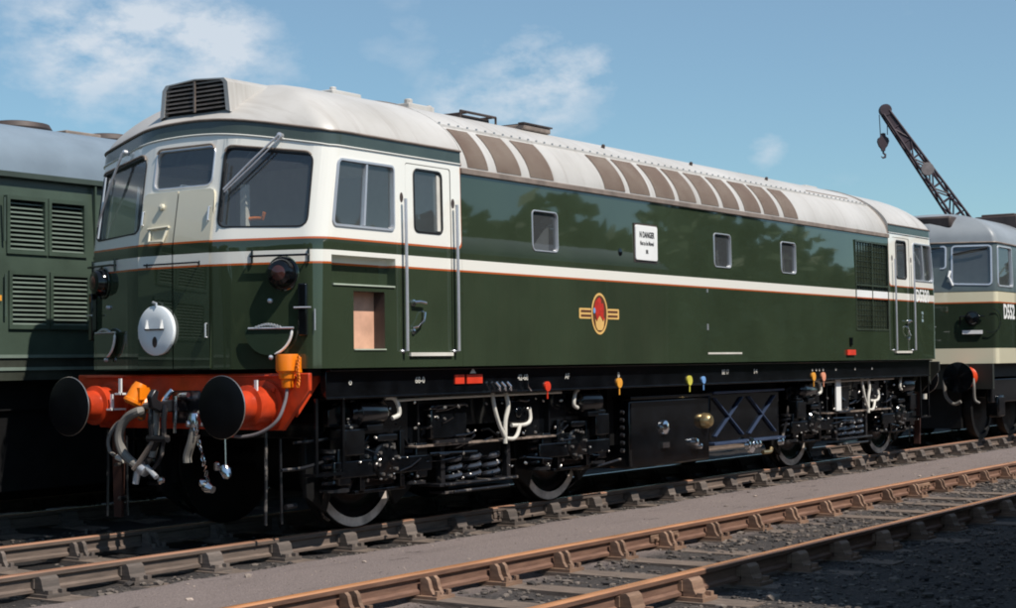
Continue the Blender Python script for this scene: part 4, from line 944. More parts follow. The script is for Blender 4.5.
# random bright beads added to imitate sparkle on the bogies, near side
rs_ = random.Random(3); b = MB()
for xc_ in (-4.42, 4.42):
    for k in range(60):
        x = xc_+rs_.uniform(-2.15, 2.15); z = rs_.choice((rs_.uniform(.36, .62), rs_.uniform(.7, 1.06))); r = rs_.uniform(.007, .015); y = -1.135-rs_.uniform(0, .06)
        b.lathe([(0, r*1.3), (r*.7, r), (r, 0), (r*.8, -r), (0, -r*1.6)], (x, y, z), (rs_.uniform(-1, 1), rs_.uniform(-1, 1), rs_.uniform(-.5, 1)), 7)
b.build('sparkle_beads', M_STEEL, LOCO)['kind'] = 'stuff'
b = MB()
for xc_ in (-4.42, 4.42):
    for k in range(16):
        x = xc_+rs_.uniform(-2.1, 1.8); z = rs_.uniform(.40, 1.05); l = rs_.uniform(.15, .5); dz = rs_.uniform(-.12, .12); y = -1.12-rs_.uniform(0, .05)
        b.tube([(x, y+.06, z), (x+.03, y, z+.01), (x+l*.6, y, z+dz*.4), (x+l, y-.01, z+dz), (x+l+.03, y+.06, z+dz-.02)], rs_.choice((.007, .009, .012)), 6)
b.build('pipe_runs', M_BLACK, LOCO)['kind'] = 'stuff'
# guard irons and low pipes ahead of the leading wheels
for e in (-1, 1):
    for sg in (-1, 1):
        b = MB(); b.tube([(e*7.17, sg*.9, .86), (e*7.17, sg*.9, .52), (e*7.18, sg*.9, .13)], .014, 6); b.tube([(e*6.98, sg*.88, .80), (e*6.97, sg*.88, .12)], .012, 6); b.build('guard_iron', M_STEELP, LOCO)
        b = MB(); b.hose([(e*6.9, sg*.95, .765), (e*6.6, sg*.97, .775), (e*6.4, sg*1.0, .80)], .012, 6); b.hose([(e*7.05, sg*.95, .555), (e*6.8, sg*.96, .56), (e*6.52, sg*.97, .60)], .016, 6); b.hose([(e*7.0, sg*.95, .26), (e*6.88, sg*.95, .265)], .022, 6); b.build('step_pipe', M_STEELP, LOCO)
        b = MB(); b.box((e*6.95, sg*1.08, .50), (e*6.55, sg*1.22, .525)); b.box((e*6.93, sg*1.19, .52), (e*6.90, sg*1.21, 1.12)); b.box((e*6.60, sg*1.19, .52), (e*6.57, sg*1.21, 1.12)); b.build('cab_step', M_BLACK, LOCO)
# equipment boxes between the bogies
for sg in (-1, 1):
    b = MB(); b.box((-1.77, sg*.35, .25), (.04, sg*1.10, .975)); t = b.build('fuel_tank', M_BLACK, LOCO, bevel=.025)
    b = MB(); b.box((-1.80, sg*.60, .978), (.06, sg*1.13, 1.012)); b.build('tank_rim', M_BLACK, t, bevel=.006)
    b = MB(); b.lathe([(.0, .05), (.05, .045), (.075, .03), (.08, 0)], (-1.05, sg*1.10, .66), (0, sg, 0), 18); b.box((-1.12, sg*1.10, .44), (-.97, sg*1.13, .50)); b.build('tank_gauge', M_CHROME, t)
    b = MB(); b.lathe([(.0, .10), (.06, .095), (.085, .06), (.09, 0)], (-.10, sg*1.10, .70), (0, sg, 0), 18); b.build('filler_cap', M_BRASS, t)
    b = MB(); b.lathe([(.0, .07), (.04, .06), (.05, 0)], (-.38, sg*1.10, .47), (0, sg, 0), 12); b.lathe([(.0, .07), (.03, .06), (.04, 0)], (-.28, sg*1.10, .42), (0, sg, 0), 12); b.build('drain_cock', M_CHROME, t)
    b = MB(); b.box((.19, sg*.35, .42), (2.07, sg*1.03, 1.0)); t = b.build('battery_box', M_BLACK, LOCO, bevel=.02)
    b = MB(); b.box((.17, sg*1.0, .995), (2.09, sg*1.10, 1.025)); b.box((.17, sg*1.0, .40), (2.09, sg*1.10, .435)); b.build('battery_rail', M_STEELB, t, bevel=.005)
    for x0 in (.28, 1.18):
        b = MB(); b.bar((x0, sg*1.045, .50), (x0+.72, sg*1.045, .94), .014, .035, (0, 1, 0)); b.bar((x0, sg*1.047, .94), (x0+.72, sg*1.047, .50), .014, .035, (0, 1, 0)); b.build('cross_brace', M_STEELB, t)
    b = MB()
    for x in (1.02, 1.20, 1.30, 1.95): b.lathe([(.0, .06), (.04, .05), (.055, .0)], (x, sg*1.08, .37), (0, sg, 0), 12)
    b.lathe([(.0, .04), (.09, .03), (.10, 0)], (1.12, sg*1.08, .36), (0, sg, 0), 12); b.build('battery_valve', M_CHROME, t)
    b = MB(); b.hose([(1.45, sg*1.09, .26), (1.65, sg*1.09, .26), (1.7, sg*1.09, .30)], .025, 8); b.build('drain_pipe', M_BRASS, t)
    b = MB(); b.cyl((2.15, sg*.75, .90), (2.75, sg*.75, .90), .17, 20); b.build('air_reservoir', M_BLACK, LOCO); b = MB(); b.cyl((-2.0, sg*.72, .86), (-1.84, sg*.72, .86), .14, 20); b.build('air_reservoir', M_BLACK, LOCO)
    b = MB(); b.box((3.50, sg*1.17, .70), (3.66, sg*1.19, 1.17)); b.build('gauge_board', M_WPAINT, LOCO)
    b = MB(); b.tube([(-1.9, sg*1.05, .36), (-2.4, sg*1.0, .30), (-2.7, sg*.95, .30)], .014, 6); b.tube([(2.1, sg*1.05, .40), (2.3, sg*1.02, .60), (2.35, sg*1.05, .95)], .016, 6)
    for k in range(6): b.lathe([(.0, .04), (.02, .035), (.025, 0)], (-1.9, sg*1.06, .45+k*.08), (0, sg, 0), 8)
    b.build('loose_pipe', M_STEELP, LOCO)
b = MB(); b.box((-1.9, -.9, .5), (2.3, .9, 1.3)); b.build('engine_sump', M_DULL, LOCO)

# ------------------------------------------------------------------ buffer beams and coupling gear
def ends(fn):
    fn(lambda p: Vector(p)); fn(lambda p: Vector((-p[0], -p[1], p[2])), True)
def gear(tr, rear=False):
    M_RED = M_T2K if rear else globals()['M_RED']
    def B(b, name, mat, parent=LOCO, **k): b.xf(lambda v: tr(v)); return b.build(name, mat, parent, **k)
    b = MB(); lp = [(-1.315, 1.325), (1.315, 1.325), (1.315, 1.19), (1.04, .875), (-1.04, .875), (-1.315, 1.19)]
    b.extrude([(-7.13, y, z) for y, z in lp], (.04, 0, 0)); bm = B(b, 'buffer_beam', M_RED, bevel=.008)
    b = MB()
    for y in (-1.16, 1.16): b.extrude([(-7.09, y, 1.32), (-6.75, y, 1.32), (-7.09, y, .98)], (0, .02, 0))
    b.tube([(-7.14, y_, z_) for y_, z_ in ((-1.2, 1.305), (0, 1.31), (1.2, 1.305))], .01, 6); B(b, 'beam_gusset', M_RED, bm)
    for y in (-.865, .865):
        b = MB(); d = (-1, 0, 0)
        b.lathe([(.0, .0), (.20, .0), (.20, .03), (.155, .035), (.15, .19), (.165, .20), (.165, .225), (.125, .235), (.12, .36), (.0, .36)], (-7.13, y, 1.07), d, 28); bf = B(b, 'buffer', M_RED)
        b = MB()
        for k in range(4): a = k*math.pi/2+.78; b.cyl((-7.16, y+.175*math.cos(a), 1.07+.175*math.sin(a)), (-7.185, y+.175*math.cos(a), 1.07+.175*math.sin(a)), .018, 6)
        B(b, 'buffer_bolts', M_RED, bf)
        b = MB(); b.lathe([(.075, .34), (.075, .47), (.13, .478), (.225, .482), (.242, .488)], (-7.13, y, 1.07), d, 40); b.lathe([(.242, .500), (.225, .506), (.12, .514), (.0, .517)], (-7.13, y, 1.07), d, 40); B(b, 'buffer_head', M_HEAD, bf)
        b = MB(); b.lathe([(.242, .4885), (.2445, .492), (.2445, .497), (.242, .4995)], (-7.13, y, 1.07), d, 48); B(b, 'buffer_edge', M_STEEL, bf)
    # draw hook and screw coupling
    b = MB(); b.box((-7.15, -.16, .92), (-7.13, .16, 1.19)); b.extrude([(-7.15, -.03, 1.02), (-7.45, -.03, 1.02), (-7.54, -.03, 1.06), (-7.56, -.03, 1.15), (-7.51, -.03, 1.21), (-7.47, -.03, 1.19), (-7.49, -.03, 1.13), (-7.44, -.03, 1.10), (-7.36, -.03, 1.12), (-7.15, -.03, 1.12)], (0, .06, 0)); hk = B(b, 'draw_hook', M_STEELP, bevel=.01)
    b = MB()
    for y in (-.075, .075): b.tube([(-7.45, y, 1.08), (-7.47, y, .95), (-7.46, y*.9, .82)], .022, 8)
    b.cyl((-7.46, -.11, .81), (-7.46, .11, .81), .03, 10); b.cyl((-7.45, 0, .82), (-7.43, .16, .60), .026, 10); b.hose([(-7.45, -.06, .80), (-7.45, -.02, .66), (-7.44, .08, .56)], .016, 8); B(b, 'screw_coupling', M_STEELP, hk)
    b = MB(); b.tube([(-7.46, .04, .80), (-7.48, .20, .61), (-7.49, .25, .56)], .022, 8); B(b, 'tommy_bar', M_LIP, hk)
    # vacuum and steam hoses
    b = MB(); b.hose([(-7.16, .30, .98), (-7.28, .30, 1.04), (-7.38, .22, 1.07), (-7.42, .06, 1.07), (-7.43, .055, 1.0), (-7.43, .06, .80), (-7.44, .09, .66)], .030, 10); v_ = B(b, 'brake_hose', M_HOSE)
    b = MB(); b.hose([(-7.30, .36, .98), (-7.44, .22, 1.03), (-7.46, .36, .97), (-7.47, .44, .84), (-7.46, .41, .70), (-7.45, .32, .62), (-7.44, .24, .58)], .038, 10); v2 = B(b, 'vacuum_hose', M_HOSE)
    b = MB(); b.lathe([(.0, -.06), (.05, -.05), (.055, .0), (.045, .06), (.0, .07)], (-7.44, .20, .565), (0, 1, .5), 14); b.hose([(-7.45, .24, .56), (-7.46, .26, .44)], .028, 8); b.hose([(-7.45, .14, .58), (-7.46, .02, .50)], .022, 8); B(b, 'hose_coupling', M_ALU, v2)
    b = MB(); b.hose([(-7.18, .55, .98), (-7.32, .62, .92), (-7.38, .66, .80), (-7.39, .64, .70), (-7.39, .58, .66)], .016, 8); B(b, 'air_pipe', M_HOSE)
    b = MB(); b.hose([(-7.38, .56, .645), (-7.39, .46, .62)], .024, 8); B(b, 'air_pipe_end', M_CABLE)
    b = MB(); b.hose([(-7.15, -.34, 1.02), (-7.30, -.35, 1.02), (-7.38, -.345, .94), (-7.40, -.32, .80), (-7.40, -.27, .68), (-7.40, -.27, .62)], .036, 10); h_ = B(b, 'steam_hose', M_HOSE)
    b = MB(); b.lathe([(.0, .06), (.04, .05), (.055, 0), (.05, -.06), (.0, -.07)], (-7.39, -.345, .965), (0, 0, 1), 14); b.cyl((-7.30, -.39, .93), (-7.44, -.30, .93), .028, 10); B(b, 'hose_clamp', M_CHROME, h_)
    b = MB()
    for k in range(11):
        t = k/10; x, y, z = -7.42, -.38-.13*t, .90-.40*t; b.tube([(x, y+.016*math.cos(a+k), z+.026*math.sin(a)) for a in [j*math.pi/3 for j in range(7)]], .006, 5)
    b.lathe([(.0, .05), (.04, .04), (.05, 0), (.03, -.05), (.0, -.05)], (-7.42, -.52, .43), (0, 1, .3), 12); b.lathe([(.0, .04), (.03, .03), (.04, 0), (.0, -.03)], (-7.42, -.47, .47), (0, 1, -.8), 10); B(b, 'hose_chain', M_CHROME)
    b = MB(); b.tube([(-7.40, -.68, .84), (-7.40, -.685, .60)], .008, 6); b.lathe([(.0, .06), (.035, .05), (.05, .01), (.035, -.05), (.0, -.06)], (-7.40, -.69, .56), (0, .4, 1), 12); b.lathe([(.0, .04), (.03, .03), (.03, -.03), (.0, -.04)], (-7.41, -.60, .60), (0, 0, 1), 10); B(b, 'hanging_plug', M_CHROME)
    b = MB(); b.lathe([(.0, .03), (.03, .02), (.035, 0)], (-7.42, -.0, .47), (-1, 0, 0), 10); B(b, 'coupling_knob', M_CHROME)
    # cocks above the hook
    b = MB(); b.hose([(-7.15, -.05, 1.12), (-7.30, -.08, 1.15), (-7.32, -.20, 1.16)], .022, 8); b.hose([(-7.32, -.06, 1.15), (-7.33, -.06, .85)], .014, 6); b.hose([(-7.28, .02, 1.20), (-7.33, .07, 1.10), (-7.33, .09, .98)], .022, 8); B(b, 'cock_handle', M_CHROME)
    # orange jumper plug at the far side and the socket with its cable at the near corner
    b = MB(); b.lathe([(.0, -.09), (.05, -.09), (.064, -.05), (.072, .05), (.080, .055), (.080, .08), (.05, .10), (.0, .10)], (-7.36, .35, 1.17), (-.35, .25, -.9), 18); b.box((-7.40, .27, 1.12), (-7.28, .31, 1.22)); j = B(b, 'orange_jumper', M_ORNG)
    b = MB(); b.tube([(-7.30, .30, 1.14), (-7.36, .26, 1.04), (-7.38, .30, .97)], .03, 8); B(b, 'jumper_bracket', M_ORNG, j)
    b = MB(); b.lathe([(.0, .0), (.085, .0), (.09, .02), (.09, .13), (.07, .15), (.065, .19), (.05, .20), (.045, .26), (.03, .27), (.0, .27)], (-7.16, -1.12, 1.475), (0, 0, -1), 18); b.box((-7.10, -1.17, 1.33), (-7.04, -1.05, 1.45)); j = B(b, 'orange_jumper_socket', M_ORNG)
    b = MB()
    for k in range(9): b.tube([(-7.17+.008*math.cos(k), -1.24+.012*math.cos(a), 1.44-k*.026+.02*math.sin(a)) for a in [q*math.pi/3 for q in range(7)]], .006, 5)
    B(b, 'socket_chain', M_ORNG, j)
    b = MB(); b.hose([(-7.16, -1.12, 1.22), (-7.20, -1.13, 1.10), (-7.27, -1.11, .96), (-7.33, -1.0, .87), (-7.38, -.86, .835), (-7.40, -.74, .84)], .013, 8); B(b, 'jumper_cable', M_CABLEG)
    b = MB(); b.tube([(-7.40, -.78, .845), (-7.41, -.64, .84)], .016, 6); b.tube([(-7.40, -.72, .85), (-7.36, -.78, .90)], .010, 6); B(b, 'cable_bracket', M_RED)
    # white lamp irons on the beam
    for y, z in ((-.96, 1.20), (.56, 1.22), (.66, 1.09)):
        b = MB(); b.box((-7.35, y-.014, z-.06), (-7.335, y+.014, z+.075)); b.box((-7.36, y-.014, z-.06), (-7.20, y+.05, z-.045)); B(b, 'lamp_iron', M_WPAINT)
    b = MB(); b.extrude([(-6.98, .92, .86), (-6.98, 1.06, .86), (-6.98, 1.04, .10), (-6.98, .95, .10)], (.03, 0, 0)); B(b, 'rail_guard', M_RUSTD)
M_T2K = simple('black_green_beam', lin(44, 46, 40), .5)
M_HEAD = simple('oily_black_buffer', (.004, .0045, .006, 1), .38, 0, 0, .2, 4, .22)
M_CABLEG = simple('grey_cable', lin(112, 108, 112), .5); M_RUSTD = simple('dark_rusty_iron', lin(74, 44, 36), .7, 0, 0, .25)
ends(gear)

# ------------------------------------------------------------------ locomotive behind on the same track
XR = 9.84
REAR = empty('diesel_locomotive', (16.9, 0, 0), 'second green locomotive behind the first, cream band along its skirt, numbered D552', 'locomotive')
def type2():
    c = Cab(XR+1.9, XR+.02, XR-.30, .30, 1.33, .10, .03, 2.47, rc=.10, rk=.15, fx0=XR+.05, fx1=XR+1.2)
    zt = lambda s: 3.24+.03*math.sin(math.pi*s/c.S)
    def q4(y0, y1, a, b_, d, e): return [(c.s_y(y0), a), (c.s_y(y1), b_), (c.s_y(y1), e), (c.s_y(y0), d)]
    wn_ = round_poly(q4(-1.24, -.66, 2.575, 2.60, 3.20, 3.20), .05); wf = round_poly(q4(.66, 1.24, 2.60, 2.575, 3.20, 3.20), .05); wm = round_poly(q4(-.54, .54, 2.86, 2.86, 3.20, 3.20), .04)
    holes = [wn_, wf, wm]; sd = []
    for far in (False, True):
        a, b_ = c.s_x(XR+.10, far), c.s_x(XR+.85, far); w_ = round_poly(rect(min(a, b_), max(a, b_), 2.56, 3.19), .04); holes.append(w_); sd.append(w_)
    c.shell('cab_shell', M_T2, REAR, 1.275, lambda s: 2.46, [])
    V_ = []
    ss = sorted(set([round(x, 5) for x in c.s]+[round(c.S*k/60, 5) for k in range(61)]))
    outer = [(s, 2.461) for s in ss]+[(s, zt(s)) for s in reversed(ss)]
    V, F = cdt(outer, holes, [((s, 2.461), (s, zt(s))) for s in c.s[1:-1]]); b = MB(); b.add([c.P(*v) for v in V], F); b.build('cab_upper', M_T2C, REAR, angle=28)
    for l in (wn_, wf, wm): window(c, REAR, 'windscreen', l, M_ALU, M_GLASS, .03, .012)
    for l in sd: window(c, REAR, 'cab_side_window', l, M_ALU, M_GLASS, .03, .012)
    b = MB(); b.tube([c.P(s, zt(s), .012) for s in ss], .016, 6); b.build('roof_lip', M_LIP, REAR)
    rows = []
    for s in ss:
        p = c.raw(s, zt(s)); xr = max(p.x, XR+.75); row = []
        for j in range(13):
            th = math.pi/2*j/12; h = 1-math.cos(th); v = math.sin(th)**.9; row.append(Vector((p.x+(xr-p.x)*h, p.y*(1-h), p.z+(3.83-p.z)*v)))
        rows.append(row)
    b = MB(); b.grid(rows); b.build('cab_roof', M_ROOF2, REAR, angle=60)
    b = MB(); b.box((XR-.02, -.60, 3.52), (XR+.62, .60, 3.735)); hb = b.build('roof_horn_box', M_DKBROWN, REAR, bevel=.04)
    # body behind
    x0, x1 = XR+1.9, 24.0
    for sg in (-1, 1):
        b = MB(); b.add([(x0, sg*1.33, 1.275), (x1, sg*1.33, 1.275), (x1, sg*1.33, 2.46), (x0, sg*1.33, 2.46)], [(0,1,2,3)]); b.add([(x0, sg*1.33, 2.461), (x1, sg*1.33, 2.461), (x1, sg*1.30, 3.24), (x0, sg*1.30, 3.24)], [(0,1,2,3)]); b.build('body_side', M_T2, REAR)
        b = MB(); b.tube([(XR+.98, sg*1.38, 1.5), (XR+.98, sg*1.38, 2.7)], .015, 6); b.tube([(XR+1.65, sg*1.38, 1.5), (XR+1.65, sg*1.38, 2.7)], .015, 6); b.build('door_handrail', M_CHROME, REAR)
    rows = [[(x, 1.31*math.cos(math.pi*j/24), 3.24+.59*math.sin(math.pi*j/24)**.9) for j in range(25)] for x in (x0, x1)]
    b = MB(); b.grid(rows); b.build('roof', M_ROOF2, REAR, angle=60)
    b = MB(); b.add([(x1, y, z) for y, z in ((-1.33, 1.275), (1.33, 1.275), (1.30, 3.24), (.9, 3.7), (0, 3.83), (-.9, 3.7), (-1.30, 3.24))], [tuple(range(7))]); b.build('end_wall', M_T2, REAR)
    b = MB(); b.box((XR+2.1, -1.05, 3.58), (XR+3.4, -.3, 3.86)); b.box((XR+2.15, -1.0, 3.86), (XR+3.3, -.4, 3.90)); b.build('roof_fan_cowl', M_DKBROWN, REAR, bevel=.03)
    b = MB(); b.box((XR+.1, -1.24, 1.40), (XR+1.9, 1.24, 1.44)); b.box((XR+1.75, -1.25, 1.44), (XR+1.8, 1.25, 3.25)); b.build('cab_interior', M_INT, REAR)
    # lamps, disc and wiper on the visible half of the front
    for y in (-.95, .95):
        s_ = c.s_y(y); o = c.P(s_, 2.02, 0); ax = c.P(s_, 2.02, .05)-o; b = MB(); b.lathe([(.12, 0), (.115, .05), (.09, .09), (.0, .10)], o, ax, 20); b.tube([c.P(s_-.19, 2.05, .03), c.P(s_+.19, 2.05, .03)], .012, 6); b.tube([c.P(s_+.19, 2.05, .03), c.P(s_+.2, 1.90, .03)], .014, 6)
        l = b.build('marker_lamp', M_BLACK, REAR)
        b = MB(); b.add([c.P(s_+dx, z, o_) for z in (1.76, 1.82) for dx, o_ in ((-.16, .01), (.16, .01), (.16, .04), (-.16, .04))], [(0,1,2,3),(7,6,5,4),(0,4,5,1),(1,5,6,2),(2,6,7,3),(3,7,4,0)]); b.build('white_bar', M_WPAINT, l)
        b = MB(); b.tube([c.P(c.s_y(y)-.28+.10*math.cos(a)*1.6, 1.98+.20*math.sin(a), .03) for a in [math.pi*.6+k*.25 for k in range(14)]], .006, 5); b.build('lamp_cable', M_BLACK, l)
    b = MB(); b.tube([c.P(c.s_y(-1.2), 3.17, .04), c.P(c.s_y(-.95), 3.13, .05), c.P(c.s_y(-.66), 3.07, .03)], .014, 6); b.build('wiper', M_RUBBER, REAR)
    b = MB(); b.tube([c.P(c.s_y(-.62), 2.80, .01), c.P(c.s_y(-.60), 2.70, .05), c.P(c.s_y(-.66), 2.56, .01)], .022, 6); b.build('front_handrail', M_WPAINT, REAR)
    text('running_number', 'D552', .33, M_WPAINT, lambda u, v, d: Vector((10.17+u, -1.334-d, 2.115+v)), REAR, .80, .001, .010, 'LEFT')
    # underframe, beam, bogie
    b = MB(); b.box((XR+.1, -1.15, 1.05), (23.9, 1.15, 1.274)); b.box((XR+3.2, -1.1, .3), (20, 1.1, 1.05)); b.box((XR+.1, -.66, .2), (20, .66, 1.05)); b.build('underframe', M_DULL, REAR)  # low solid boxes added to keep the space beneath dark
    b = MB(); b.box((XR-.14, -1.28, .86), (XR-.06, 1.28, 1.272)); b.build('buffer_beam', M_T2K, REAR)
    for y in (-.865, .865):
        b = MB(); b.lathe([(.17, 0), (.15, .03), (.13, .25), (.10, .26), (.10, .45)], (XR-.14, y, 1.055), (-1, 0, 0), 20); bf = b.build('buffer', M_RED, REAR)
        b = MB(); b.lathe([(.0, .44), (.25, .45), (.25, .47), (.0, .49)], (XR-.14, y, 1.055), (-1, 0, 0), 28); b.build('buffer_head', M_BLACK, bf)
    for pts, r, m_ in (([(XR-.15, -.55, 1.05), (XR-.35, -.55, 1.0), (XR-.38, -.58, .75), (XR-.36, -.7, .62), (XR-.36, -.82, .66)], .028, M_HOSE), ([(XR-.15, -.95, 1.1), (XR-.3, -1.02, .95), (XR-.3, -1.03, .70), (XR-.28, -1.1, .63)], .022, M_HOSE), ([(XR-.15, -.2, 1.1), (XR-.3, -.2, 1.05), (XR-.32, -.2, .7)], .035, M_CABLE)):
        b = MB(); b.hose(pts, r, 8); b.build('brake_hose', m_, REAR)
    for bx_ in (XR+2.3, 20.5):
        b = MB(); b.box((bx_-2.0, -1.12, .62), (bx_+2.0, -1.02, 1.02)); b.box((bx_-2.0, 1.02, .62), (bx_+2.0, 1.12, 1.02)); b.box((bx_-1.9, -1.0, .7), (bx_+1.9, 1.0, .9)); bg_ = b.build('bogie', M_BLACK, REAR, bevel=.02)
        for ax in (-1.6, 0, 1.6):
            for sg in (-1, 1):
                b = MB(); b.lathe([(.545, -.127), (.54, 0), (.46, .004), (.45, -.03), (.15, .0), (0, .0)], (bx_+ax, sg*.807, .546), (0, sg, 0), 36); b.build('wheel', M_DULL, bg_)
                b = MB(); b.cbox((bx_+ax, sg*1.05, .56), (.36, .22, .36)); b.build('axle_box', M_BLACK, bg_, bevel=.03)
type2()

# ------------------------------------------------------------------ locomotive at the left edge, on the next track
LX0, LX1, LY = -13.2, 2.2, 3.75
LEFT = empty('diesel_locomotive', (-5.5, LY, 0), 'dull green locomotive with louvred side, partly cut off by the left edge', 'locomotive')
def leftloco():
    HWL = 1.35; ys_ = LY-HWL
    lv = [(-6.985, -6.585, 2.475, 2.94), (-6.505, -6.11, 2.475, 2.94), (-6.965, -6.575, 1.785, 2.25), (-6.49, -6.075, 1.785, 2.25)]
    lv += [(a-3.2, b_-3.2, c_, d) for a, b_, c_, d in lv]
    yz = lambda z: HWL-.05*max(0, z-2.4)/.8
    V, F = cdt(rect(LX0, LX1, 1.50, 3.145), [rect(*l) for l in lv], [((LX0, 2.4), (LX1, 2.4))])
    b = MB(); b.add([(x, LY-yz(z), z) for x, z in V], F); b.build('body_side', M_OLDG, LEFT)
    b = MB(); b.add([(LX0, LY+HWL, 1.5), (LX1, LY+HWL, 1.5), (LX1, LY+HWL, 3.145), (LX0, LY+HWL, 3.145)], [(0,1,2,3)]); b.build('body_side', M_OLDG, LEFT)
    for xe in (LX0, LX1):
        b = MB(); b.add([(xe, LY+y, z) for y, z in ((-1.35, 1.5), (1.35, 1.5), (1.30, 3.2), (.9, 3.62), (0, 3.80), (-.9, 3.62), (-1.30, 3.2))], [tuple(range(7))]); b.build('end_wall', M_OLDG, LEFT)
    for x0, x1, z0, z1 in lv:
        b = MB(); b.box((x0-.01, LY-yz(z0)+.06, z0-.01), (x1+.01, LY-yz(z0)+.09, z1+.01)); bk = b.build('louvre_panel', M_DULL, LEFT)
        b = MB()
        for xa, xb, za, zb_ in ((x0-.035, x1+.035, z0-.035, z0), (x0-.035, x1+.035, z1, z1+.035), (x0-.035, x0, z0, z1), (x1, x1+.035, z0, z1)): b.box((xa, LY-yz(z0)-.022, za), (xb, LY-yz(z1)+.02, zb_))
        b.build('louvre_frame', M_OLDG, bk)
        n = 11; st = (z1-z0)/n; sm_ = None
        for k in range(n):
            z = z0+k*st; yb = LY-yz(z)
            b = MB(); b.add([(x, y, zz) for x in (x0, x1) for y, zz in ((yb-.012, z+.004), (yb+.045, z+st*.72), (yb+.045, z+st*.80), (yb-.012, z+.014))], [(0,1,2,3),(7,6,5,4),(0,4,5,1),(1,5,6,2),(2,6,7,3),(3,7,4,0)]); b.build('slat', M_SLAT, bk, smooth=False)
    b = MB(); b.box((LX0, ys_-.02, 3.146), (LX1, ys_+.06, 3.195)); b.build('gutter', M_BAND, LEFT)
    b = MB(); b.box((LX0, ys_-.012, 1.485), (LX1, ys_+.03, 1.515)); b.box((LX0, ys_-.008, 1.37), (LX1, ys_+.03, 1.40)); b.build('skirt_bead', M_SLAT, LEFT)
    b = MB(); b.box((LX0, ys_+.005, 1.28), (LX1, ys_+.05, 1.485)); b.build('skirt', M_DKG, LEFT)
    b = MB(); b.grid([[(x, LY+1.32*math.cos(math.pi*j/24), 3.195+.62*math.sin(math.pi*j/24)**.85) for j in range(25)] for x in (LX0, LX1)]); b.build('roof', M_ROOFD, LEFT, angle=60)
    for x in (-6.35, -5.78-2.2, -4.58):
        b = MB(); b.lathe([(.34, 0), (.36, .05), (.33, .10), (.20, .125), (.0, .13)], (x if x != -6.35 else -5.80, LY, 3.775), (0, 0, 1), 28); b.build('roof_fan_cowl', M_DKBROWN, LEFT)
    b = MB(); b.box((-5.45, LY-.35, 3.79), (-4.98, LY+.35, 3.835)); b.build('roof_hatch', M_LIP, LEFT, bevel=.01)
    b = MB()
    for x in (-5.97,): b.box((x, ys_-.01, 1.5), (x+.02, ys_+.02, 3.14))
    b.build('side_bead', M_OLDG, LEFT)
    b = MB(); b.box((-5.95, ys_-.06, 1.80), (-5.90, ys_-.01, 2.08)); b.build('door_handle', M_BLACK, LEFT, bevel=.01)
    b = MB(); b.tube([(-7.06, ys_-.03, 2.55), (-7.06, ys_-.03, 2.95)], .012, 6); b.tube([(-7.05, ys_-.03, 1.86), (-7.05, ys_-.03, 2.25)], .012, 6); b.build('louvre_handrail', M_OLDG, LEFT)
    b = MB(); b.cbox((-7.12, ys_-.01, 2.03), (.06, .03, .05)); b.build('side_plate', M_ORTAG, LEFT)
    b = MB(); b.box((LX0, LY-1.15, 1.0), (LX1, LY+1.15, 1.28)); b.box((LX0+5, LY-1.1, .25), (LX1-5.5, LY+1.1, 1.0)); b.box((LX0, LY-.55, .12), (LX1, LY+.55, 1.0)); b.build('underframe', M_DULL, LEFT)  # lowest full-length box added to block the sunlit ground beyond
    for bx_ in (LX0+2.9, LX1-2.9):
        b = MB(); b.box((bx_-1.9, LY-1.12, .60), (bx_+1.9, LY-1.02, .98)); b.box((bx_-1.9, LY+1.02, .60), (bx_+1.9, LY+1.12, .98)); b.box((bx_-1.8, LY-1, .62), (bx_+1.8, LY+1, .9)); bg_ = b.build('bogie', M_DULL, LEFT, bevel=.02)
        for ax in (-1.3, 1.3):
            for sg in (-1, 1):
                b = MB(); b.lathe([(.57, -.127), (.57, 0), (.49, .004), (.47, -.03), (.15, 0), (0, 0)], (bx_+ax, LY+sg*.807, .574), (0, sg, 0), 36); b.build('wheel', M_DULL, bg_)
                b = MB(); b.cbox((bx_+ax, LY+sg*1.05, .57), (.36, .22, .36)); b.build('axle_box', M_DULL, bg_, bevel=.03)
M_SLAT = simple('louvre_slat_paint', lin(118, 132, 122), .42, 0, .1, .1); M_DKG = simple('grimy_skirt', lin(58, 62, 54), .5, 0, 0, .2)
leftloco()

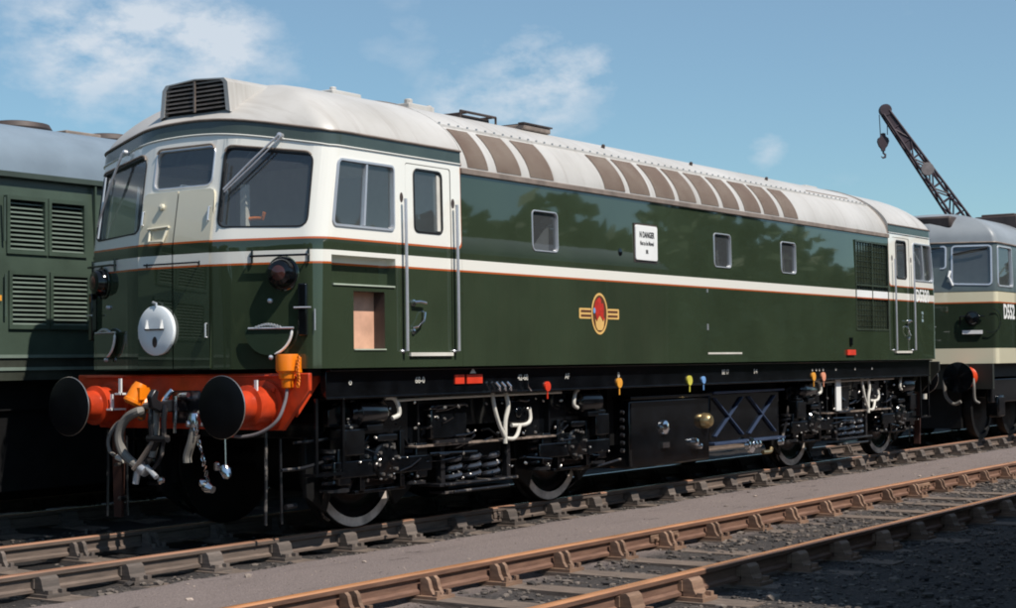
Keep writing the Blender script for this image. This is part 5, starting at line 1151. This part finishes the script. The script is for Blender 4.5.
# ------------------------------------------------------------------ yard crane far behind
M_JIB = simple('dark_red_brown_jib', lin(62, 48, 56), .6, 0, 0, .15, 1.5); M_ROPE = simple('wire_rope', lin(60, 58, 66), .6)
def crane():
    D = 80.0
    def at(u, v): return Vector((-16.8699, -9.7928, 1.3882))+(_f+_r2*((u-508)/1647.33)+_u2*((304-v)/1647.33))*D
    tip = at(885.5, 112.5); mid = at(956, 213); d = (mid-tip).normalized()
    base = tip+d*((tip.z-1.9)/-d.z); root = empty('yard_crane', (base.x, base.y, -.15), 'dark lattice jib crane with a hanging hook, rising behind the locomotives', 'crane')
    side = Vector((_f.x, _f.y, 0)).normalized(); across = d.cross(side).normalized(); L = (base-tip).length
    def pt(t, a, s_): # t along jib from tip; a across (-1..1), s_ in depth
        wdt = .17+.24*min(1, t/L*1.6); wds = .17+.26*min(1, t/L*1.6); return tip+d*t+across*a*wdt+side*s_*wds
    for a in (-1, 1):
        for s_ in (-1, 1):
            b = MB(); b.tube([pt(t, a, s_) for t in (0, L*.25, L*.5, L*.75, L)], .065, 6); b.build('jib_chord', M_JIB, root)
    n = 16; ts = [L*(k/n) for k in range(n+1)]
    b = MB()
    for k in range(1, n):
        for s_ in (-1, 1):
            b.tube([pt(ts[k], -1 if k % 2 else 1, s_), pt(ts[k+1], 1 if k % 2 else -1, s_)], .042, 5); b.tube([pt(ts[k], -1, s_), pt(ts[k], 1, s_)], .035, 5)
        for a in (-1, 1): b.tube([pt(ts[k], a, -1 if k % 2 else 1), pt(ts[k+1], a, 1 if k % 2 else -1)], .035, 5)
    b.build('jib_lacing', M_JIB, root)
    b = MB(); b.extrude([pt(0, -1, -1), pt(0, 1, -1), pt(2.2, 1, -1), pt(2.2, -1, -1)], side*.05); b.build('jib_plate', M_JIB, root)
    b = MB(); b.lathe([(.0, -.2), (.28, -.2), (.30, 0), (.28, .2), (.0, .2)], tip-d*.1-across*-.05, side, 24); b.build('jib_head_sheave', M_JIB, root)
    b = MB(); q = pt(3.4, 0, -1.25); b.lathe([(.0, .06), (.31, .05), (.33, 0)], q, -side, 20); b.build('jib_plate_disc', simple('grey_disc', lin(120, 112, 112), .6), root)
    hx = at(883.5, 140); r_ = Vector((_r2.x, _r2.y, 0)).normalized()
    b = MB()
    for o in (-.16, .22): b.tube([Vector((hx.x, hx.y, tip.z-.1))+r_*(o-.02), Vector((hx.x, hx.y, hx.z+.25))+r_*o*.9], .022, 5)
    b.build('hoist_rope', M_ROPE, root)
    b = MB(); ctr = Vector((hx.x, hx.y, hx.z)); 
    pr_ = [(0, .35), (.10, .33), (.12, .18), (.24, .10), (.28, -.05), (.20, -.28), (.09, -.42), (.08, -.52)]
    b.extrude([ctr+r_*x+Vector((0, 0, z)) for x, z in pr_]+[ctr-r_*x+Vector((0, 0, z)) for x, z in reversed(pr_)][:-1], side*.22); hb = b.build('hook_block', M_JIB, root)
    b = MB(); b.tube([ctr+Vector((0, 0, z))+r_*x+side*.1 for x, z in ((0, -.50), (0, -.62), (.10, -.70), (.09, -.82), (-.02, -.86), (-.11, -.78))], [.05, .05, .06, .06, .05, .02], 6); b.build('hook', M_JIB, hb)
    # crane carriage hidden behind the locomotives
    bp_ = Vector((base.x, base.y, 0)); b = MB(); b.box((bp_.x-1.4, bp_.y-1.3, 1.2), (bp_.x+4.2, bp_.y+1.3, 3.4)); b.box((bp_.x-1.6, bp_.y-1.3, .7), (bp_.x+5.0, bp_.y+1.3, 1.15)); b.build('crane_house', M_JIB, root, bevel=.05)
    for ax in (-.8, 1.2, 3.2):
        b = MB()
        for sg in (-1, 1): b.lathe([(.45, -.1), (.45, 0), (.0, .0)], (bp_.x+ax, bp_.y+sg*.8, .3), (0, sg, 0), 24)
        b.cyl((bp_.x+ax, bp_.y-.8, .3), (bp_.x+ax, bp_.y+.8, .3), .08); b.build('wheel_set', M_DULL, root)
crane()

# ------------------------------------------------------------------ out of the picture: the vehicle that shades the near track, and the trees mirrored in the paint
VX0, VX1 = -7.45, 9.2
VAN = empty('goods_van', (1.1, T3, .03), 'long brown goods van standing on the track to the right of the camera', 'van')
def van():
    Y0 = T3; hw = 1.22
    b = MB()
    for sg in (-1, 1): b.box((VX0, Y0+sg*hw, 1.15), (VX1, Y0+sg*(hw-.05), 3.09))
    for xe in (VX0, VX1-.05): b.box((xe, Y0-hw+.052, 1.15), (xe+.05, Y0+hw-.052, 3.31))
    b.build('van_wall', M_VAN, VAN)
    for sg in (-1, 1):
        for k in range(9):
            x = VX0+.05+k*(VX1-VX0-.1)/8; b = MB(); b.box((x-.05, Y0+sg*(hw+.002), 1.15), (x+.05, Y0+sg*(hw+.05), 3.09)); b.build('van_rib', M_VAN, VAN)
    b = MB(); b.grid([[(x, Y0+1.27*math.cos(math.pi*j/20), 3.09+.52*math.sin(math.pi*j/20)) for j in range(21)] for x in (VX0-.04, VX1+.04)]); b.build('van_roof', M_ROOF2, VAN, angle=60)
    b = MB(); b.box((VX0, Y0-1.1, .95), (VX1, Y0+1.1, 1.14)); b.build('van_underframe', M_DULL, VAN)
    for bx_ in (VX0+2.4, VX1-2.4):
        for ax in (-1.1, 1.1):
            b = MB()
            for sg in (-1, 1): b.lathe([(.46, -.12), (.46, 0), (0, 0)], (bx_+ax, Y0+sg*.807, .49), (0, sg, 0), 28)
            b.cyl((bx_+ax, Y0-1, .49), (bx_+ax, Y0+1, .49), .07); b.build('wheel_set', M_DULL, VAN)
        for sg in (-1, 1):
            b = MB(); b.extrude([(bx_+x, Y0+sg*.95, z) for x, z in ((-1.5, .62), (-1.5, .80), (-.6, .90), (.6, .90), (1.5, .80), (1.5, .62), (.6, .45), (-.6, .45))], (0, sg*.1, 0)); b.build('bogie_frame', M_DULL, VAN, bevel=.01)
    # boards of the ends and of the side towards the tracks, end stanchions, buffers
    nb_ = 16; wd = 2*(hw-.06)/nb_
    for xe, dx in ((VX0, -.022), (VX1, .022)):
        for k in range(nb_):
            y = Y0-hw+.06+k*wd; yc_ = abs(y+wd/2-Y0)/1.27; zt_ = 3.09+.52*math.sqrt(max(0, 1-yc_*yc_))-.03
            b = MB(); b.box((xe, y+.005, 1.16), (xe+dx, y+wd-.005, zt_)); b.build('board', M_VANS[k % 3], VAN, bevel=.004)
        for y in (-.62, .62):
            b = MB(); b.box((xe+dx, Y0+y-.05, .95), (xe+dx*4.5, Y0+y+.05, 3.45)); b.build('end_stanchion', M_VANS[1], VAN, bevel=.01)
        b = MB(); b.box((xe+dx*.2, Y0-1.2, .86), (xe+dx*5, Y0+1.2, 1.145)); b.build('buffer_beam', M_DULL, VAN, bevel=.01)
        for y in (-.865, .865):
            d_ = -1 if dx < 0 else 1; b = MB(); b.lathe([(.16, .10), (.13, .14), (.11, .36), (.07, .37), (.07, .50), (.22, .51), (.22, .53), (0, .55)], (xe, Y0+y, 1.05), (d_, 0, 0), 24); b.build('buffer', M_DULL, VAN)
        b = MB(); b.tube([(xe+dx*5, Y0, 1.02), (xe+dx*12, Y0, 1.02), (xe+dx*15, Y0, 1.10), (xe+dx*13, Y0, 1.16)], .035, 8); b.build('draw_hook', M_DULL, VAN)
    ns_ = 56; ws_ = (VX1-VX0-.1)/ns_
    for k in range(ns_):
        x = VX0+.05+k*ws_; b = MB(); b.box((x+.006, Y0+hw-.001, 1.17), (x+ws_-.006, Y0+hw+.018, 3.07)); b.build('board', M_VANS[(k*7) % 3], VAN)
M_VAN = simple('bauxite_brown', lin(96, 64, 52), .6, 0, 0, .15, 1.5)
M_VANS = [simple('bauxite_board', lin(*c_), .65, 0, 0, .2, 2.5, .4, .2) for c_ in ((98, 66, 54), (88, 60, 50), (106, 72, 58))]
van()

def wood():
    rs = np.random.RandomState(4); V, F = [], []; o = 0; spots = []
    x = 8.0
    while x < 190:
        spots.append((x, -44+rs.uniform(-3, 3))); x += rs.uniform(2.4, 6.8)
    y = -40.0
    while y < 110: spots.append((-62+rs.uniform(-4, 4), y)); y += rs.uniform(2.0, 7.0)
    for x, y in spots:
        h = rs.uniform(9.5, 15.0)*(1 if rs.rand() > .3 else .72); w_ = h*rs.uniform(.28, .42)
        n = 560; ang = rs.rand(n)*6.283; u_ = rs.uniform(-1, 1, n); rr = rs.rand(n)**.4
        px = x+w_*rr*np.sqrt(1-u_**2)*np.cos(ang); py = y+w_*rr*np.sqrt(1-u_**2)*np.sin(ang); pz = h*.56+h*.44*rr*u_
        m2 = 260; px = np.concatenate([px, x+rs.uniform(-4, 4, m2)]); py = np.concatenate([py, y+rs.uniform(-4, 4, m2)]); pz = np.concatenate([pz, 4.6*rs.rand(m2)])     # undergrowth
        for i in range(n+m2):
            s_ = rs.uniform(.45, 1.0); a = rs.randn(3); a /= np.linalg.norm(a); bvec = np.cross(a, rs.randn(3)); bvec /= np.linalg.norm(bvec)
            c_ = np.array([px[i], py[i], pz[i]]); V += [c_+a*s_, c_+bvec*s_, c_-a*s_, c_-bvec*s_*.8]; F.append((o, o+1, o+2, o+3)); o += 4
        for k in range(6): V += [np.array([x+.22*math.cos(k*1.047), y+.22*math.sin(k*1.047), -.3])]
        for k in range(6): V += [np.array([x+.08*math.cos(k*1.047), y+.08*math.sin(k*1.047), h*.8])]
        for k in range(6): F.append((o+k, o+(k+1) % 6, o+6+(k+1) % 6, o+6+k))
        o += 12
    me = bpy.data.meshes.new('woodland'); me.from_pydata([tuple(v) for v in V], [], F)
    m = Mat('foliage', (.05, .08, .03, 1), .7); gi = m.n('ShaderNodeNewGeometry'); m.color(m.mix(gi.outputs['Random Per Island'], (.03, .05, .02, 1), (.075, .11, .04, 1))); me.materials.append(m.m)
    ob = bpy.data.objects.new('woodland', me); COL.objects.link(ob); tag(ob, 'belt of dark trees round the yard, mirrored in the paint', 'trees', kind='stuff')
wood()

# pieces that can be told apart become parts of their own; the tiny repeated ones stay together
def split_islands(o):
    b = bmesh.new(); b.from_mesh(o.data); b.verts.ensure_lookup_table(); seen = set(); groups = []
    for v in b.verts:
        if v.index in seen: continue
        st = [v]; seen.add(v.index); g = []
        while st:
            q = st.pop(); g.append(q.index)
            for e in q.link_edges:
                w_ = e.other_vert(q)
                if w_.index not in seen: seen.add(w_.index); st.append(w_)
        groups.append(set(g))
    b.free()
    if len(groups) < 2: return
    src = o.data; vs = [tuple(v.co) for v in src.vertices]; fs = [tuple(p.vertices) for p in src.polygons]; sm = [p.use_smooth for p in src.polygons]
    for i, g in enumerate(groups):
        idx = {v: k for k, v in enumerate(sorted(g))}; ff = [tuple(idx[v] for v in f) for f in fs if f[0] in idx]
        me = bpy.data.meshes.new(src.name); me.from_pydata([vs[v] for v in sorted(g)], [], ff); me.materials.append(src.materials[0])
        me.polygons.foreach_set('use_smooth', [True]*len(me.polygons)); me.set_sharp_from_angle(angle=math.radians(35)); me.update()
        if i == 0: o.data = me
        else: c = o.copy(); c.data = me; COL.objects.link(c)
SPLIT = {'frame_rib', 'spring_seat', 'loose_pipe', 'horn_guide', 'sand_hose', 'guard_iron', 'step_pipe', 'battery_valve', 'drain_cock', 'disc_stop', 'disc_catch', 'side_catch', 'beam_gusset', 'radiator_frame', 'frame_flange',
         'red_data_plate', 'louvre_handrail', 'door_handrail', 'louvre_frame', 'cover_catch', 'hanging_plug', 'door_hinge', 'van_wall', 'box_rail', 'spring_link', 'skirt_bead', 'brake_rod'}
STUFF = {'rivets', 'axle_box_bolts', 'buffer_bolts', 'fishplate_bolts', 'hose_chain', 'socket_chain', 'jib_lacing', 'valve_gear', 'exhaust_grid', 'solebar_lettering', 'board_lettering'}
for o in list(bpy.data.objects):
    if o.type != 'MESH': continue
    n_ = o.name.split('.')[0]
    if n_ in SPLIT: split_islands(o)
    elif n_ in STUFF: o['kind'] = 'stuff'
